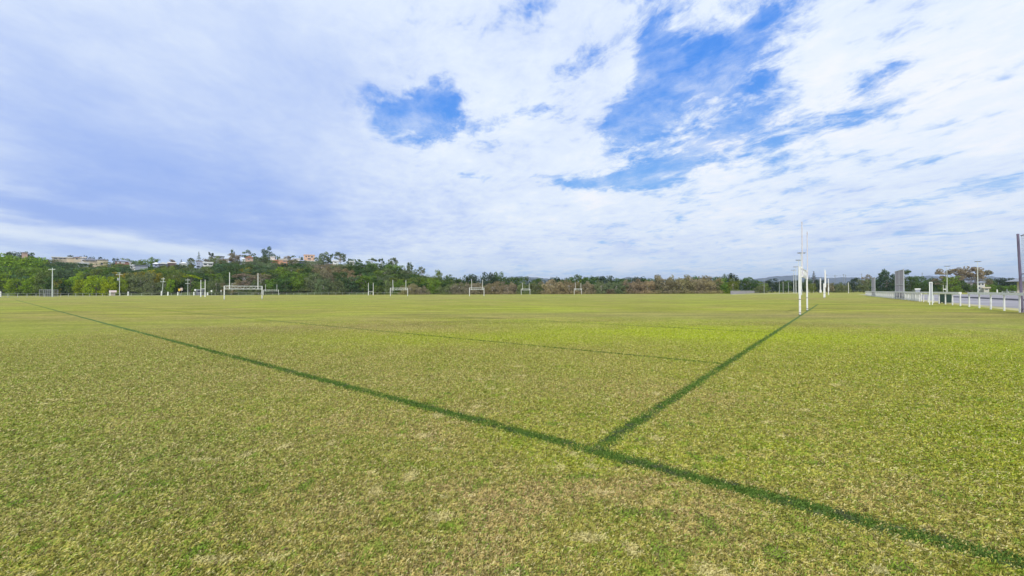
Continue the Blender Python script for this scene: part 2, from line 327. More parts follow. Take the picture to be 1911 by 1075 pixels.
# grass blades over the near turf
def make_grass():
    N = 2200000; r = rng
    d0, dm, d1 = 1.5, 3.2, 24.0
    # density ~ const up to dm then falls
    d = np.exp(r.uniform(np.log(d0), np.log(d1), N)); rho = np.where(d < dm, 1.0, (dm/d)**1.6)*np.clip(1.05-(d/d1)**2, 0, 1)
    w = rho*d*d; keep = r.uniform(0, w.max(), N*1) < w; d = d[keep]
    a = r.uniform(-1.02, 1.02, len(d)); X = d*np.sin(a); Y = d*np.cos(a)
    # extra blades inside the markings
    ex, ey = [], []
    for (p0, p1, hw) in LINES[:4]:
        L = math.hypot(p1[0]-p0[0], p1[1]-p0[1]); L = min(L, 26); n = int(L*hw*2*9000)
        t = r.uniform(0, 1, n)*L; o = r.normal(0, hw*.55, n)
        du, dv = (p1[0]-p0[0]), (p1[1]-p0[1]); q = math.hypot(du, dv); du /= q; dv /= q
        u = p0[0]+du*t-dv*o; v = p0[1]+dv*t+du*o
        x = CORNER.x-u*GY+v*GX; y = CORNER.y+u*GX+v*GY; dd = np.hypot(x, y); k = (dd < 16) & (y > .5) & (r.uniform(0, 1, n) < np.clip((4/dd)**1.3, 0, 1)); ex.append(x[k]); ey.append(y[k])
    X = np.concatenate([X]+ex); Y = np.concatenate([Y]+ey); n = len(X); d = np.hypot(X, Y)
    rx, ry = X-CORNER.x, Y-CORNER.y; u = -rx*GY+ry*GX; v = rx*GX+ry*GY
    line = np.zeros(n); jit = r.normal(0, .028, n)+.006*np.sin(X*9)+.006*np.sin(Y*13+X*5)
    for (p0, p1, hw) in LINES[:4]:
        if p0[1] == p1[1]: m = (np.abs(v-p0[1]+jit) < hw*1.08) & (u > p0[0]) & (u < p1[0])
        else: m = (np.abs(u-p0[0]+jit) < hw*1.08) & (v > 0) & (v < p1[1])
        line[m] = 1
    gap = np.sin(u*2.1+v*1.7)+np.sin(u*5.3+v*4.1+1)+.6*np.sin(u*11.7+v*13.1); line[(gap > 1.0) & (r.uniform(0, 1, n) < .22)] = 0
    near = np.nonzero(d < 9)[0]; nx_, ny_ = X[near], Y[near]; tuft = np.zeros(n)
    for i in range(520):
        dd_ = 1.6+7.4*r.uniform()**1.3; aa = r.uniform(-1, 1); cx, cy = dd_*np.sin(aa), dd_*np.cos(aa); rad = r.uniform(.025, .10); kx = r.uniform(.5, 1.6)
        hit = near[((nx_-cx)*kx)**2+((ny_-cy)/kx)**2 < (rad*r.uniform(.5, 1.1, len(near)))**2]
        tuft[hit] = (1, 2, 3, 1)[i % 4]
    tuft[line > 0] = 0
    grow = np.clip(d/3.2, 1, 3.2)**.62*np.where(tuft == 1, 1.25, 1)
    ln = r.uniform(.010, .034, n)*np.where(line > 0, .95, 1)*grow**.6; wd = r.uniform(.0012, .0030, n)*grow*1.15
    # blades lean loosely the same way in patches
    base = 2.2+1.1*np.sin(X*.55+1.3)+1.1*np.cos(Y*.43)+.8*np.sin((X+Y)*1.7); az_ = base+r.normal(0, 2.6, n)
    elv = np.abs(r.normal(.42, .38, n))+.05; elv = np.where(line > 0, elv*1.4, elv)
    dx, dy, dz = np.cos(az_)*np.cos(elv), np.sin(az_)*np.cos(elv), np.sin(elv)
    sx, sy = -np.sin(az_), np.cos(az_); z0 = r.uniform(0, .008, n)
    V = np.empty((n, 4, 3)); 
    V[:, 0] = np.stack([X-sx*wd, Y-sy*wd, z0], 1); V[:, 1] = np.stack([X+sx*wd, Y+sy*wd, z0], 1)
    mid = .55
    V[:, 2] = np.stack([X+dx*ln*mid+sx*wd*.9, Y+dy*ln*mid+sy*wd*.9, z0+dz*ln*mid+.004], 1)
    droop = np.clip(dz*.75, .02, None)
    V[:, 3] = np.stack([X+dx*ln, Y+dy*ln, z0+droop*ln], 1)
    V = V.reshape(-1, 3)
    me = bpy.data.meshes.new('grass'); me.vertices.add(len(V)); me.vertices.foreach_set('co', V.ravel().astype(np.float32))
    me.loops.add(n*4); me.polygons.add(n); idx = np.arange(n*4, dtype=np.int32); me.loops.foreach_set('vertex_index', idx)
    me.polygons.foreach_set('loop_start', np.arange(0, n*4, 4, dtype=np.int32))
    rv = r.uniform(0, 1, n); at1 = me.attributes.new('rnd', 'FLOAT', 'FACE'); rv[tuft == 1] = r.uniform(.10, .30, int((tuft == 1).sum())); rv[tuft == 2] = r.uniform(0, .12, int((tuft == 2).sum())); rv[tuft == 3] = r.uniform(.85, 1, int((tuft == 3).sum()))
    at1.data.foreach_set('value', rv.astype(np.float32))
    at2 = me.attributes.new('line', 'FLOAT', 'FACE'); at2.data.foreach_set('value', line.astype(np.float32))
    me.update(calc_edges=True); me.materials.append(M['blade'])
    o = bpy.data.objects.new('grass', me); C.objects.link(o); print('blades', n)
    tag(o, 'short mown mixed green and straw turf of the playing field', 'grass', kind='stuff')
make_grass()

# ------------------------------------------------------------------ wooded hill, far hills
CR = [(-300, 490), (-100, 490), (0, 489), (60, 490), (130, 494), (200, 501), (260, 505), (330, 501), (400, 500), (500, 496), (600, 494), (660, 496), (720, 502), (780, 513), (850, 526), (950, 541), (1000, 543)]
YC, YF = 420.0, 262.0
HX = [((p-955.5)/F*YC, (hor(p)-y)/F*YC+EYE) for p, y in CR]
def hill_h(x, y):
    h = np.interp(x, [a for a, b in HX], [b for a, b in HX]); 
    if x > HX[-1][0]: h = 0
    t = min(1, max(0, (y-YF)/(YC-YF))); s = t*(1.35-.35*t)   # fairly straight slope
    if y > YC: s = 1-.1*min(1, (y-YC)/200)
    return h*s-.35*(1-min(1, t*8))
hb = MB(); xs = np.arange(-760, 60, 8.0); ys = np.concatenate([np.arange(258, 440, 7.0), np.arange(440, 800, 40.0)])
for yy in ys:
    for xx in xs:
        hb.v.append((xx+random.uniform(-1, 1), yy, hill_h(xx, yy)-(1.0 if xx > 0 else 0)+(random.uniform(-.3, .3) if yy > 275 else -.15)))
nx = len(xs)
for j in range(len(ys)-1):
    for i in range(nx-1): k = j*nx+i; hb.f.append((k, k+1, k+nx+1, k+nx))
M['slope'] = mat_basic('undergrowth', (.075, .105, .030), .95, .4, .15)
tag(hb.build('hill', M['slope'], smooth=True), kind='structure')
M['mount'] = mat_basic('forested_mountain', (.055, .070, .080), .95, .3, .004)
RG = [(300, 536), (800, 530), (940, 524), (962, 518), (985, 516.5), (1015, 519), (1035, 522), (1080, 526), (1140, 524), (1162, 519), (1176, 516.5), (1190, 519), (1215, 523), (1300, 524), (1380, 524), (1405, 522),
      (1425, 519), (1445, 517), (1465, 515), (1483, 513.5), (1500, 515), (1520, 519), (1538, 521), (1552, 518.5), (1575, 517.5), (1600, 518), (1625, 520), (1660, 523), (1700, 518), (1722, 516), (1745, 517), (1770, 519),
      (1810, 518), (1850, 516.5), (1880, 519), (1960, 521), (2200, 520), (2600, 530)]
YM = 4600.0; mbm = MB(); RX = [((p-955.5)/F*YM, (hor(p)-y)/F*YM+EYE) for p, y in RG]
xs = np.arange(RX[0][0], RX[-1][0], 45.0); prof = [(-1200, -.02), (-900, .15), (-650, .38), (-400, .62), (-250, .78), (-120, .9), (0, 1.0), (200, .9), (700, .4), (1200, -.02)]
for dyy, k in prof:
    ph = random.uniform(0, 9)
    for xx in xs:
        h = np.interp(xx, [a for a, b in RX], [b for a, b in RX]); jit = (.10*math.sin(xx*.011+ph)+.08*math.sin(xx*.027+dyy*.01))*h if dyy else .015*h*math.sin(xx*.05)
        mbm.v.append((xx+dyy*.1, YM+dyy, max(-2, h*k+jit*(k > 0))))
nx = len(xs)
for j in range(len(prof)-1):
    for i in range(nx-1): k = j*nx+i; mbm.f.append((k, k+1, k+nx+1, k+nx))
tag(mbm.build('mountains', M['mount'], smooth=True), kind='structure')

# road at the foot of the hill, sealed track beyond the rail fence, bare ground strip
def sheet(name, pts, mat, z):
    b = MB(); b.poly([(x, y, z) for x, y in pts]); return tag(b.build(name, mat), kind='structure')
FA = Vector((34.0, 27.7, 0)); FD = Vector((.60, .80, 0)).normalized(); FN = Vector((.80, -.60, 0)).normalized()
def fp(t, o=0.0, z=0.0): p = FA+FD*t+FN*o; return Vector((p.x, p.y, z))
M['track'] = mat_basic('grey_track', (.26, .25, .275), .95, .22, .06, bump=.3)
M['bare'] = mat_basic('dry_earth', (.38, .35, .17), .95, .2, .1)
sheet('track', [tuple(fp(t, o)[:2]) for t, o in ((-30, 2.2), (175, 2.2), (175, 40), (-30, 40))], M['track'], .006)
sheet('bare_strip', [tuple(fp(t, o)[:2]) for t, o in ((-30, .8), (175, .8), (175, 2.2), (-30, 2.2))], M['bare'], .004)
p0, p1, p2, p3 = col_at(-60, 250), col_at(470, 252), col_at(470, 258), col_at(-60, 256)
sheet('road', [(p.x, p.y) for p in (p0, p1, p2, p3)], M['concrete'], .006)
p0, p1, p2, p3 = gxy(1365, 550.0), gxy(1500, 547.2), gxy(1500, 546.2), gxy(1365, 549.2)
sheet('path', [(p.x, p.y) for p in (p0, p1, p2, p3)], M['bare'], .005)
kb = MB(); a, b = fp(-30, 12), fp(90, 12); kb.bar((a.x, a.y, .1), (b.x, b.y, .1), .3, .3)
tag(kb.build('track_edge', M['asphalt']), kind='structure')

# ------------------------------------------------------------------ tree prototypes (unit height, unit crown width), shared by all trees
def leaves_mesh(name, lobes, n_leaf, leaf, aspect=1.0, flat=.0, seed=0, upn=.0):
    r = np.random.default_rng(seed); lob = np.array(lobes); area = (lob[:, 3]*lob[:, 4])+1e-6; pr = area/area.sum()
    k = r.choice(len(lob), n_leaf, p=pr); d = r.normal(size=(n_leaf, 3)); d /= np.linalg.norm(d, axis=1)[:, None]
    rad = r.uniform(.55, 1.06, n_leaf)**.6; Rr = np.stack([lob[k, 3], lob[k, 3], lob[k, 4]], 1); P = lob[k, :3]+d*Rr*rad[:, None]
    nrm = d*.9+r.normal(0, .55, (n_leaf, 3)); nrm[:, 2] += .25; nrm /= np.linalg.norm(nrm, axis=1)[:, None]
    t = np.cross(nrm, r.normal(size=(n_leaf, 3))); t /= np.linalg.norm(t, axis=1)[:, None]; b = np.cross(nrm, t)
    if aspect > 1: t = t*.3+np.array([0, 0, 1.0]); t /= np.linalg.norm(t, axis=1)[:, None]; b = np.cross(nrm, t)
    s = (leaf*r.uniform(.55, 1.35, n_leaf))[:, None]; q = .5
    V = np.stack([P-t*s*q*aspect, P+b*s*q*r.uniform(.6, 1.1, (n_leaf, 1)), P+t*s*q*aspect, P-b*s*q*r.uniform(.6, 1.1, (n_leaf, 1))], 1).reshape(-1, 3)
    V[:, 2] = np.maximum(V[:, 2], .005)
    me = bpy.data.meshes.new(name); me.from_pydata(V.tolist(), [], [(4*i, 4*i+1, 4*i+2, 4*i+3) for i in range(n_leaf)])
    a = me.attributes.new('rnd', 'FLOAT', 'FACE'); lt = r.uniform(-.22, .22, len(lob))[k]
    a.data.foreach_set('value', np.clip(r.uniform(.15, .85, n_leaf)+lt, 0, 1).astype(np.float32)); me.materials.append(M['leaf']); me.update(); return me
def trunk_mesh(name, h, r0, limbs, mat, seed=0, lean=0.0):
    rr = random.Random(seed); b = MB(); p = Vector((0, 0, -.03)); r = r0; n = 5; pts = [p]
    for i in range(n):
        q = Vector((lean*(i+1)/n+rr.uniform(-.012, .012), rr.uniform(-.012, .012), h*(i+1)/n)); r2 = r0*(1-.6*(i+1)/n); b.tube(p, q, r, r2, 7, False); p, r = q, r2; pts.append(q)
    for L in limbs:
        a = pts[rr.choice([2, 3, 4, 5])]; e = Vector(L); mid = a.lerp(e, .5)+Vector((rr.uniform(-.03, .03), rr.uniform(-.03, .03), -.01))
        b.tube(a, mid, r0*.42, r0*.28, 5, False); b.tube(mid, e, r0*.28, r0*.10, 5, False)
    me = bpy.data.meshes.new(name); me.from_pydata(b.v, [], b.f); me.materials.append(mat); me.update(); return me
PROTO = {}
def make_protos():
    for v in range(4):      # round: dense many-lobed crown
        rr = random.Random(10+v); L = []
        for i in range(30):
            th = rr.uniform(0, 2*PI); z = rr.uniform(.22, .90); w = .40*math.sqrt(max(.05, 1-((z-.50)/.52)**2)); ra = w*rr.uniform(.45, 1.0)
            L.append((math.cos(th)*ra, math.sin(th)*ra, z, rr.uniform(.09, .15), rr.uniform(.07, .12)))
        L += [(0, 0, .5, .30, .34), (0, 0, .18, .32, .16)]
        PROTO.setdefault('round', []).append((leaves_mesh('crown', L, 2600, .046, seed=v), trunk_mesh('trunk', .6, .025, [l[:3] for l in L[:5]], M['bark'], v)))
    for v in range(3):      # broad: low dome, foliage to the ground
        rr = random.Random(30+v); L = []
        for i in range(34):
            th = rr.uniform(0, 2*PI); z = rr.uniform(.10, .90); w = .43*math.sqrt(max(.04, 1-(z/1.0)**2)); ra = w*rr.uniform(.5, 1.0)
            L.append((math.cos(th)*ra, math.sin(th)*ra, z, rr.uniform(.07, .13), rr.uniform(.08, .13)))
        L += [(0, 0, .42, .33, .40), (0, 0, .10, .44, .12)]
        PROTO.setdefault('broad', []).append((leaves_mesh('crown', L, 2900, .044, seed=20+v), trunk_mesh('trunk', .5, .03, [l[:3] for l in L[:6]], M['bark'], 20+v)))
    for v in range(4):      # gum: open clumps on visible pale limbs
        rr = random.Random(50+v); L = []
        for i in range(27):
            th = i*2.4+rr.uniform(-.4, .4); z = rr.uniform(.12, .92); w = .44*math.sqrt(max(.05, 1-((z-.55)/.46)**2)); ra = w*rr.uniform(.35, 1.0)
            L.append((math.cos(th)*ra, math.sin(th)*ra, z, rr.uniform(.08, .14), rr.uniform(.05, .09)))
        PROTO.setdefault('gum', []).append((leaves_mesh('crown', L, 2700, .040, seed=40+v), trunk_mesh('trunk', .72, .022, [l[:3] for l in L], M['palebark'], 40+v, rr.uniform(-.05, .05))))
    for v in range(3):      # wispy: brown-grey upright feathery crown
        rr = random.Random(70+v); L = []
        for i in range(32):
            th = rr.uniform(0, 2*PI); z = rr.uniform(.04, .88); w = .46*math.sqrt(max(.04, 1-((z-.38)/.62)**2)); ra = w*rr.uniform(.4, 1.0)
            L.append((math.cos(th)*ra, math.sin(th)*ra, z, rr.uniform(.06, .11), rr.uniform(.09, .17)))
        L += [(0, 0, .40, .30, .38), (0, 0, .10, .42, .12), (.2, .1, .12, .3, .14), (-.2, -.1, .12, .3, .14)]
        PROTO.setdefault('wispy', []).append((leaves_mesh('crown', L, 4200, .032, 2.0, seed=60+v), trunk_mesh('trunk', .6, .02, [l[:3] for l in L[:8]], M['palebark'], 60+v)))
    # tiered conifer
    L = []; rr = random.Random(90)
    for i in range(9):
        z = .2+.76*i/8; w = .46*(1-i/8.6)+.03
        for k in range(7): th = k*2*PI/7+i; L.append((math.cos(th)*w*.62, math.sin(th)*w*.62, z, w*.30, .018)); L.append((math.cos(th)*w*.95, math.sin(th)*w*.95, z+.02, w*.16, .022))
    PROTO['conifer'] = [(leaves_mesh('crown', L, 1500, .032, seed=90), trunk_mesh('trunk', .98, .022, [l[:3] for l in L[::6]], M['bark'], 90))]
    # flat umbrella
    L = []; rr = random.Random(95)
    for i in range(20): th = rr.uniform(0, 2*PI); ra = rr.uniform(.05, .42); L.append((math.cos(th)*ra, math.sin(th)*ra, .86-.35*ra*ra*2+rr.uniform(-.05, .05), .10, .035))
    PROTO['flat'] = [(leaves_mesh('crown', L, 900, .036, seed=95), trunk_mesh('trunk', .62, .02, [l[:3] for l in L[:10]], M['bark'], 95))]
make_protos()

COLS = {'bright green': (0.222, 0.336, 0.024), 'yellow-green': (.30, .385, .015), 'mid green': (.145, .235, .036), 'dark green': (.078, .140, .036), 'bluish green': (0.102, 0.168, 0.070),
        'olive': (.175, .225, .048), 'ochre': (0.336, 0.300, 0.036), 'brown-grey': (0.270, 0.228, 0.134), 'grey-green': (.165, .205, .088), 'near-black green': (0.043, 0.074, 0.036)}
FORM = {'round': 'round-crowned', 'broad': 'broad domed', 'gum': 'open-crowned gum', 'wispy': 'feathery', 'conifer': 'tiered pine', 'flat': 'flat-topped'}
TREES = []
def tree(px, top, width, Y, form, colr, where, base=None, own=None, group='trees on the wooded hill', exact=False):
    p = col_at(px, Y); zb = hill_h(p.x, Y) if (base is None and px < 1000 and Y > YF) else (base or 0.0); zb = max(zb, -.05)
    zt = at(px, top, Y).z; h = zt-zb; w = width/F*Y
    if h < 1.2: h = 1.2
    TREES.append(dict(px=px, p=p, zb=zb, h=h, w=w, form=form, col=colr, where=where, own=own, group=group))
ZONES = [(-99, 30, 'at the far left end of the rail fence'), (30, 85, 'behind the mesh cage'), (85, 125, 'behind the pale bare pole'), (125, 175, 'right of the pale bare pole'), (175, 212, 'left of the transformer pole'), (212, 250, 'behind the transformer pole'),
         (250, 290, 'left of the leaning power pole'), (290, 330, 'behind the leaning power pole'), (330, 368, 'behind the yellow road sign'), (368, 410, 'behind the bare twin posts'), (410, 455, 'behind the largest goal, left half'), (455, 500, 'behind the largest goal, right half'),
         (500, 545, 'right of the largest goal'), (545, 610, 'below the salmon house'), (610, 665, 'below the small white hilltop house'), (665, 715, 'behind the joined twin posts'), (715, 780, 'behind the doubled goals'), (780, 870, 'left of the centre goal'),
         (870, 910, 'behind the centre goal'), (910, 965, 'right of the centre goal'), (965, 1000, 'behind the small goal right of centre'), (1000, 1065, 'left of the farthest small goal'), (1065, 1095, 'behind the farthest small goal'),
         (1095, 1180, 'right of the farthest small goal'), (1180, 1290, 'in the bare brown grove'), (1290, 1380, 'at the right end of the grove'), (1380, 1470, 'above the pale low fence'), (1470, 1530, 'behind the nearest tall goal'),
         (1530, 1620, 'behind the distant power poles'), (1620, 1700, 'behind the two tall nets'), (1700, 1760, 'behind the white column post'), (1760, 1800, 'behind the left floodlight'), (1800, 1850, 'behind the right floodlight'), (1850, 2100, 'beside the beige building')]
def zone(px):
    for a, b, n in ZONES:
        if a <= px < b: return n
    return ''
R = random.Random(5)
# the tree line under which the filling trees stay (keeps the houses in view)
CEIL = [(-100, 476), (0, 476), (40, 476), (62, 481), (94, 487), (140, 490), (146, 496), (182, 497), (204, 497), (212, 493), (238, 496), (242, 504), (276, 504), (284, 498), (300, 498), (330, 495), (350, 494), (362, 500), (368, 503), (380, 502), (386, 499),
        (398, 493), (412, 489), (422, 490), (452, 490), (463, 489), (472, 486), (505, 487), (510, 495), (536, 495), (541, 490), (552, 490), (577, 492), (590, 488), (620, 493), (635, 493), (645, 490), (700, 489), (733, 489), (755, 497), (775, 502), (800, 507), (830, 514), (860, 520), (900, 526), (960, 530)]
def ceil(px): return float(np.interp(px, [a for a, b in CEIL], [b for a, b in CEIL]))-(2.2 if 90 < px < 660 else 0)
def pick(px, row):
    if px < 70: return R.choice([('round', 'bright green'), ('round', 'bright green'), ('broad', 'bright green'), ('round', 'mid green')])
    if px < 130: return R.choice([('round', 'bluish green'), ('round', 'mid green'), ('round', 'dark green'), ('broad', 'olive')])
    if px < 220: return R.choice([('round', 'mid green'), ('round', 'olive'), ('broad', 'mid green'), ('round', 'bluish green')]) if row else R.choice([('broad', 'yellow-green'), ('round', 'bright green')])
    if px < 300: return R.choice([('wispy', 'olive'), ('wispy', 'grey-green'), ('round', 'mid green'), ('round', 'ochre')]) if row < 2 else R.choice([('round', 'mid green'), ('round', 'dark green'), ('broad', 'bluish green')])
    if px < 430: return R.choice([('round', 'mid green'), ('wispy', 'grey-green'), ('round', 'dark green'), ('wispy', 'olive'), ('round', 'bluish green')])
    if px < 560: return R.choice([('round', 'dark green'), ('wispy', 'grey-green'), ('round', 'mid green'), ('gum', 'brown-grey'), ('round', 'bluish green')]) if row < 4 else R.choice([('round', 'grey-green'), ('gum', 'olive')])
    if px < 700: return R.choice([('round', 'dark green'), ('round', 'bluish green'), ('wispy', 'grey-green'), ('wispy', 'brown-grey'), ('round', 'mid green')])
    return R.choice([('round', 'dark green'), ('round', 'mid green'), ('round', 'olive'), ('wispy', 'grey-green')])
rows = [(268, 25, 8.5, 12), (292, 26, 8.5, 12), (320, 26, 8, 11.5), (350, 27, 7.5, 11), (384, 27, 7, 10)]
RN = ['in front row ', 'in second row ', 'halfway uphill ', 'high uphill ', 'near hilltop ']
for ri, (Y, sp, h0, h1) in enumerate(rows):
    px = -70+ri*9
    while px < (930 if ri < 2 else 860-ri*30):
        q = px+R.uniform(-5, 5); y_ = Y+R.uniform(-7, 7); p = col_at(q, y_); zb = max(0, hill_h(p.x, y_)); h = R.uniform(h0, h1)
        if q < 130: h *= 1.45
        if q > 700: h *= .85
        ty = hor(q)-(zb+h-EYE)/y_*F; lim = ceil(q)+(R.uniform(-4.5, 4) if ri == 4 else R.uniform(-1, 5))
        if ty < lim: h -= (lim-ty)/F*y_; ty = lim
        if ri >= 3 and ty > lim+4 and (ri == 4 or R.random() < .6):
            add = min((ty-lim)/F*y_, 15-h); h += add; ty -= add*F/y_
        if h > 2.4:
            f, c = pick(q, ri); tree(q, ty, sp*R.uniform(1.3, 1.75), y_, f, c, RN[ri]+zone(q))
        px += sp
# trees one can tell apart: (px, top, width, distance, form, colour, own label)
HILL = [
 (30, 470, 46, 400, 'broad', 'dark green', 'dark rounded treetop above the tiny pink hilltop house at far left'),
 (52, 469, 22, 405, 'round', 'dark green', 'dark treetop just right of the tiny pink hilltop house'),
 (72, 480, 30, 402, 'broad', 'mid green', 'low dark crown sloping down toward the long cream house'),
 (18, 474, 60, 300, 'round', 'bright green', 'tall bright green tree rising highest at the left photo edge'),
 (62, 479, 60, 305, 'broad', 'bright green', 'broad bright green tree left of the long cream house'),
 (38, 512, 34, 266, 'round', 'bluish green', 'dark bluish tree set into the bright green wall of trees'),
 (131, 475, 12, 415, 'flat', 'near-black green', 'flat-topped dark tree on the skyline behind the long cream house'),
 (148, 478, 11, 415, 'round', 'near-black green', 'small dark treetop behind the brown-roofed house'),
 (158, 475.5, 9, 418, 'round', 'near-black green', 'taller dark treetop behind the wide grey roof'),
 (172, 479, 16, 416, 'broad', 'near-black green', 'low dark crown peeping over the wide grey roof'),
 (187, 478, 8, 418, 'flat', 'near-black green', 'small leaning treetop over the right end of the grey roof'),
 (196, 481, 9, 415, 'round', 'dark green', 'dark treetop beside the yellow-cream wall'),
 (216, 481.5, 14, 415, 'round', 'near-black green', 'dark pointed treetop behind the blue-grey roof'),
 (234, 481, 22, 416, 'broad', 'olive', 'rounded olive crown over the blue-grey roof'),
 (252, 486, 34, 414, 'broad', 'mid green', 'low green crown left of the sloping hilltop clump'),
 (270, 483, 30, 410, 'broad', 'mid green', 'sloping green crown above the grey-walled house'),
 (287, 478.5, 18, 405, 'round', 'mid green', 'tallest green crown left of the white gabled roof'),
 (128, 492, 22, 372, 'round', 'brown-grey', 'dull brown tree below the long cream house'),
 (140, 497, 26, 350, 'wispy', 'olive', 'dull olive tree left of the white balcony roof'),
 (148, 506, 20, 275, 'round', 'bright green', 'bright green tree at left of the yellow-green pair'),
 (180, 512, 44, 264, 'broad', 'yellow-green', 'brightest yellow-green tree at the foot of the hill'),
 (203, 516, 30, 266, 'broad', 'yellow-green', 'yellow-green tree just left of the transformer pole'),
 (107, 519, 15, 262, 'round', 'ochre', 'small yellowish tree right of the pale bare pole'),
 (232, 521, 14, 266, 'round', 'yellow-green', 'small yellow-green tree right of the transformer pole'),
 (262, 504, 52, 272, 'wispy', 'grey-green', 'large feathery grey-green tree below the grey-walled house'),
 (287, 505, 30, 280, 'round', 'ochre', 'ochre-topped tree left of the leaning power pole'),
 (330, 508, 40, 274, 'wispy', 'olive', 'large olive feathery tree above the yellow road sign'),
 (318, 520, 18, 266, 'round', 'bright green', 'light green slender tree left of the yellow road sign'),
 (355, 510, 34, 268, 'flat', 'yellow-green', 'flat bright yellow-green crown above the bare twin posts'),
 (323, 484, 16, 412, 'round', 'brown-grey', 'brownish treetops behind the beige roof'),
 (338, 484, 8, 414, 'conifer', 'dark green', 'small dark pointed pine left of the blue house'),
 (357, 483, 17, 404, 'round', 'olive', 'olive round tree against the left side of the blue house'),
 (356, 480, 10, 416, 'flat', 'near-black green', 'tiny flat dark treetops left of the tall tiered pine'),
 (371, 470.5, 11, 412, 'conifer', 'dark green', 'tall tiered pine standing behind the blue house'),
 (394, 470.5, 14, 414, 'gum', 'near-black green', 'thin dark gum treetop behind the white flat roof'),
 (388, 483, 22, 406, 'round', 'brown-grey', 'brownish crown behind the white flat-roofed wing'),
 (402, 477.5, 24, 396, 'round', 'olive', 'olive tree right of the white flat-roofed wing'),
 (418, 481, 18, 390, 'round', 'brown-grey', 'brownish tree below the grey hilltop roof'),
 (434, 464.5, 8, 418, 'gum', 'dark green', 'thin lone treetop poking above the reddish pointed tree'),
 (438, 470.5, 26, 406, 'round', 'brown-grey', 'reddish brown pointed tree on the ridge'),
 (467, 465.5, 26, 412, 'gum', 'dark green', 'open dark gum above the terracotta gable'),
 (489, 477, 34, 380, 'round', 'grey-green', 'grey-green tree below the tallest dark skyline crown'),
 (498, 459.5, 21, 400, 'round', 'dark green', 'tallest dark rounded crown on the hill skyline'),
 (511, 471, 9, 404, 'round', 'dark green', 'small dark shoulder crown right of the tallest skyline tree'),
 (476, 489, 30, 360, 'round', 'grey-green', 'grey-green tree in front of the terracotta gable'),
 (520, 476, 10, 416, 'round', 'dark green', 'small round treetop behind the orange house'),
 (535, 477, 20, 417, 'broad', 'brown-grey', 'purplish brown crown behind the orange house'),
 (548, 475.5, 12, 414, 'flat', 'dark green', 'flat dark treetop left of the salmon building'),
 (562, 478, 10, 408, 'round', 'dark green', 'small dark tree touching the salmon building'),
 (546, 484, 22, 378, 'gum', 'brown-grey', 'grey-brown gum right of the orange house'),
 (529, 489.5, 14, 378, 'round', 'dark green', 'dark green bush covering the foot of the orange house'),
 (604, 469.5, 25, 394, 'round', 'grey-green', 'large grey-green skyline gum right of the salmon building'),
 (617, 473.5, 14, 398, 'gum', 'dark green', 'dark gum crown behind the small white hilltop house'),
 (594, 480, 22, 386, 'gum', 'grey-green', 'lower grey-green gum next to the salmon building'),
 (635, 470, 24, 396, 'gum', 'grey-green', 'spreading gum with sky gaps right of the small white house'),
 (655, 481, 18, 396, 'round', 'dark green', 'low dark crown on the falling ridge'),
 (668, 484, 16, 394, 'gum', 'dark green', 'small gum on the falling ridge'),
 (694, 481.5, 24, 392, 'gum', 'grey-green', 'broad grey gum crown on the falling ridge'),
 (712, 481.5, 15, 390, 'gum', 'dark green', 'dark gum touching the broad grey ridge gum'),
 (733, 480, 22, 380, 'gum', 'grey-green', 'domed gum standing up above the right end of ridge'),
 (764, 488.5, 15, 372, 'gum', 'dark green', 'lone airy gum with bare sky around its crown'),
 (787, 497, 16, 362, 'gum', 'grey-green', 'small airy gum at the low right end of the ridge'),
 (818, 503, 22, 350, 'broad', 'olive', 'olive domed tree past the last airy gum'),
 (838, 512, 22, 340, 'round', 'dark green', 'dark crown sloping down past the olive domed tree'),
 (562, 501, 30, 312, 'broad', 'ochre', 'yellow flowering crown in the middle of the hillside'),
 (460, 499, 24, 316, 'round', 'ochre', 'olive-yellow crown above the largest goal'),
 (524, 497, 18, 340, 'round', 'bright green', 'rich green crown below the orange house'),
 (497, 507, 26, 290, 'round', 'olive', 'olive tree sloping right of the largest goal upright'),
 (745, 522, 32, 262, 'broad', 'mid green', 'fresh green low tree above the doubled goals'),
 (812, 523, 24, 256, 'round', 'mid green', 'deep green bushy tree in the brown hedge row'),
 (706, 532, 26, 260, 'broad', 'olive', 'low olive bush right of the joined twin posts'),
]
for px, top, w, Y, f, c, lab in HILL: tree(px, top, w, Y, f, c, '', own=lab)
# the brown-grey hedge row along the far side of the field and the darker trees behind it
grp = 'brown hedge row along the far edge of the field'
for px, top, w, f, c in [(765, 529, 34, 'wispy', 'brown-grey'), (785, 533, 26, 'wispy', 'brown-grey'), (832, 531, 28, 'wispy', 'grey-green'), (858, 527, 40, 'wispy', 'brown-grey'), (886, 526, 34, 'wispy', 'brown-grey'), (918, 524.5, 36, 'wispy', 'brown-grey'),
        (948, 525, 38, 'wispy', 'brown-grey'), (978, 526, 26, 'wispy', 'grey-green'), (1002, 524, 28, 'wispy', 'grey-green'), (1030, 521, 42, 'wispy', 'brown-grey'), (1062, 521.5, 38, 'wispy', 'brown-grey'), (1094, 524, 32, 'wispy', 'brown-grey'),
        (1122, 523, 36, 'wispy', 'grey-green'), (1150, 524, 34, 'wispy', 'grey-green'), (1180, 520, 36, 'wispy', 'brown-grey'), (1208, 522, 34, 'wispy', 'brown-grey'), (1240, 513, 44, 'wispy', 'brown-grey'), (1268, 512, 44, 'wispy', 'brown-grey'),
        (1302, 516, 44, 'wispy', 'brown-grey'), (1328, 517, 36, 'wispy', 'brown-grey')]:
    tree(px, top, w*1.38, 243+R.uniform(-3, 3), f, c, 'in hedge row '+zone(px), base=0, group=grp)
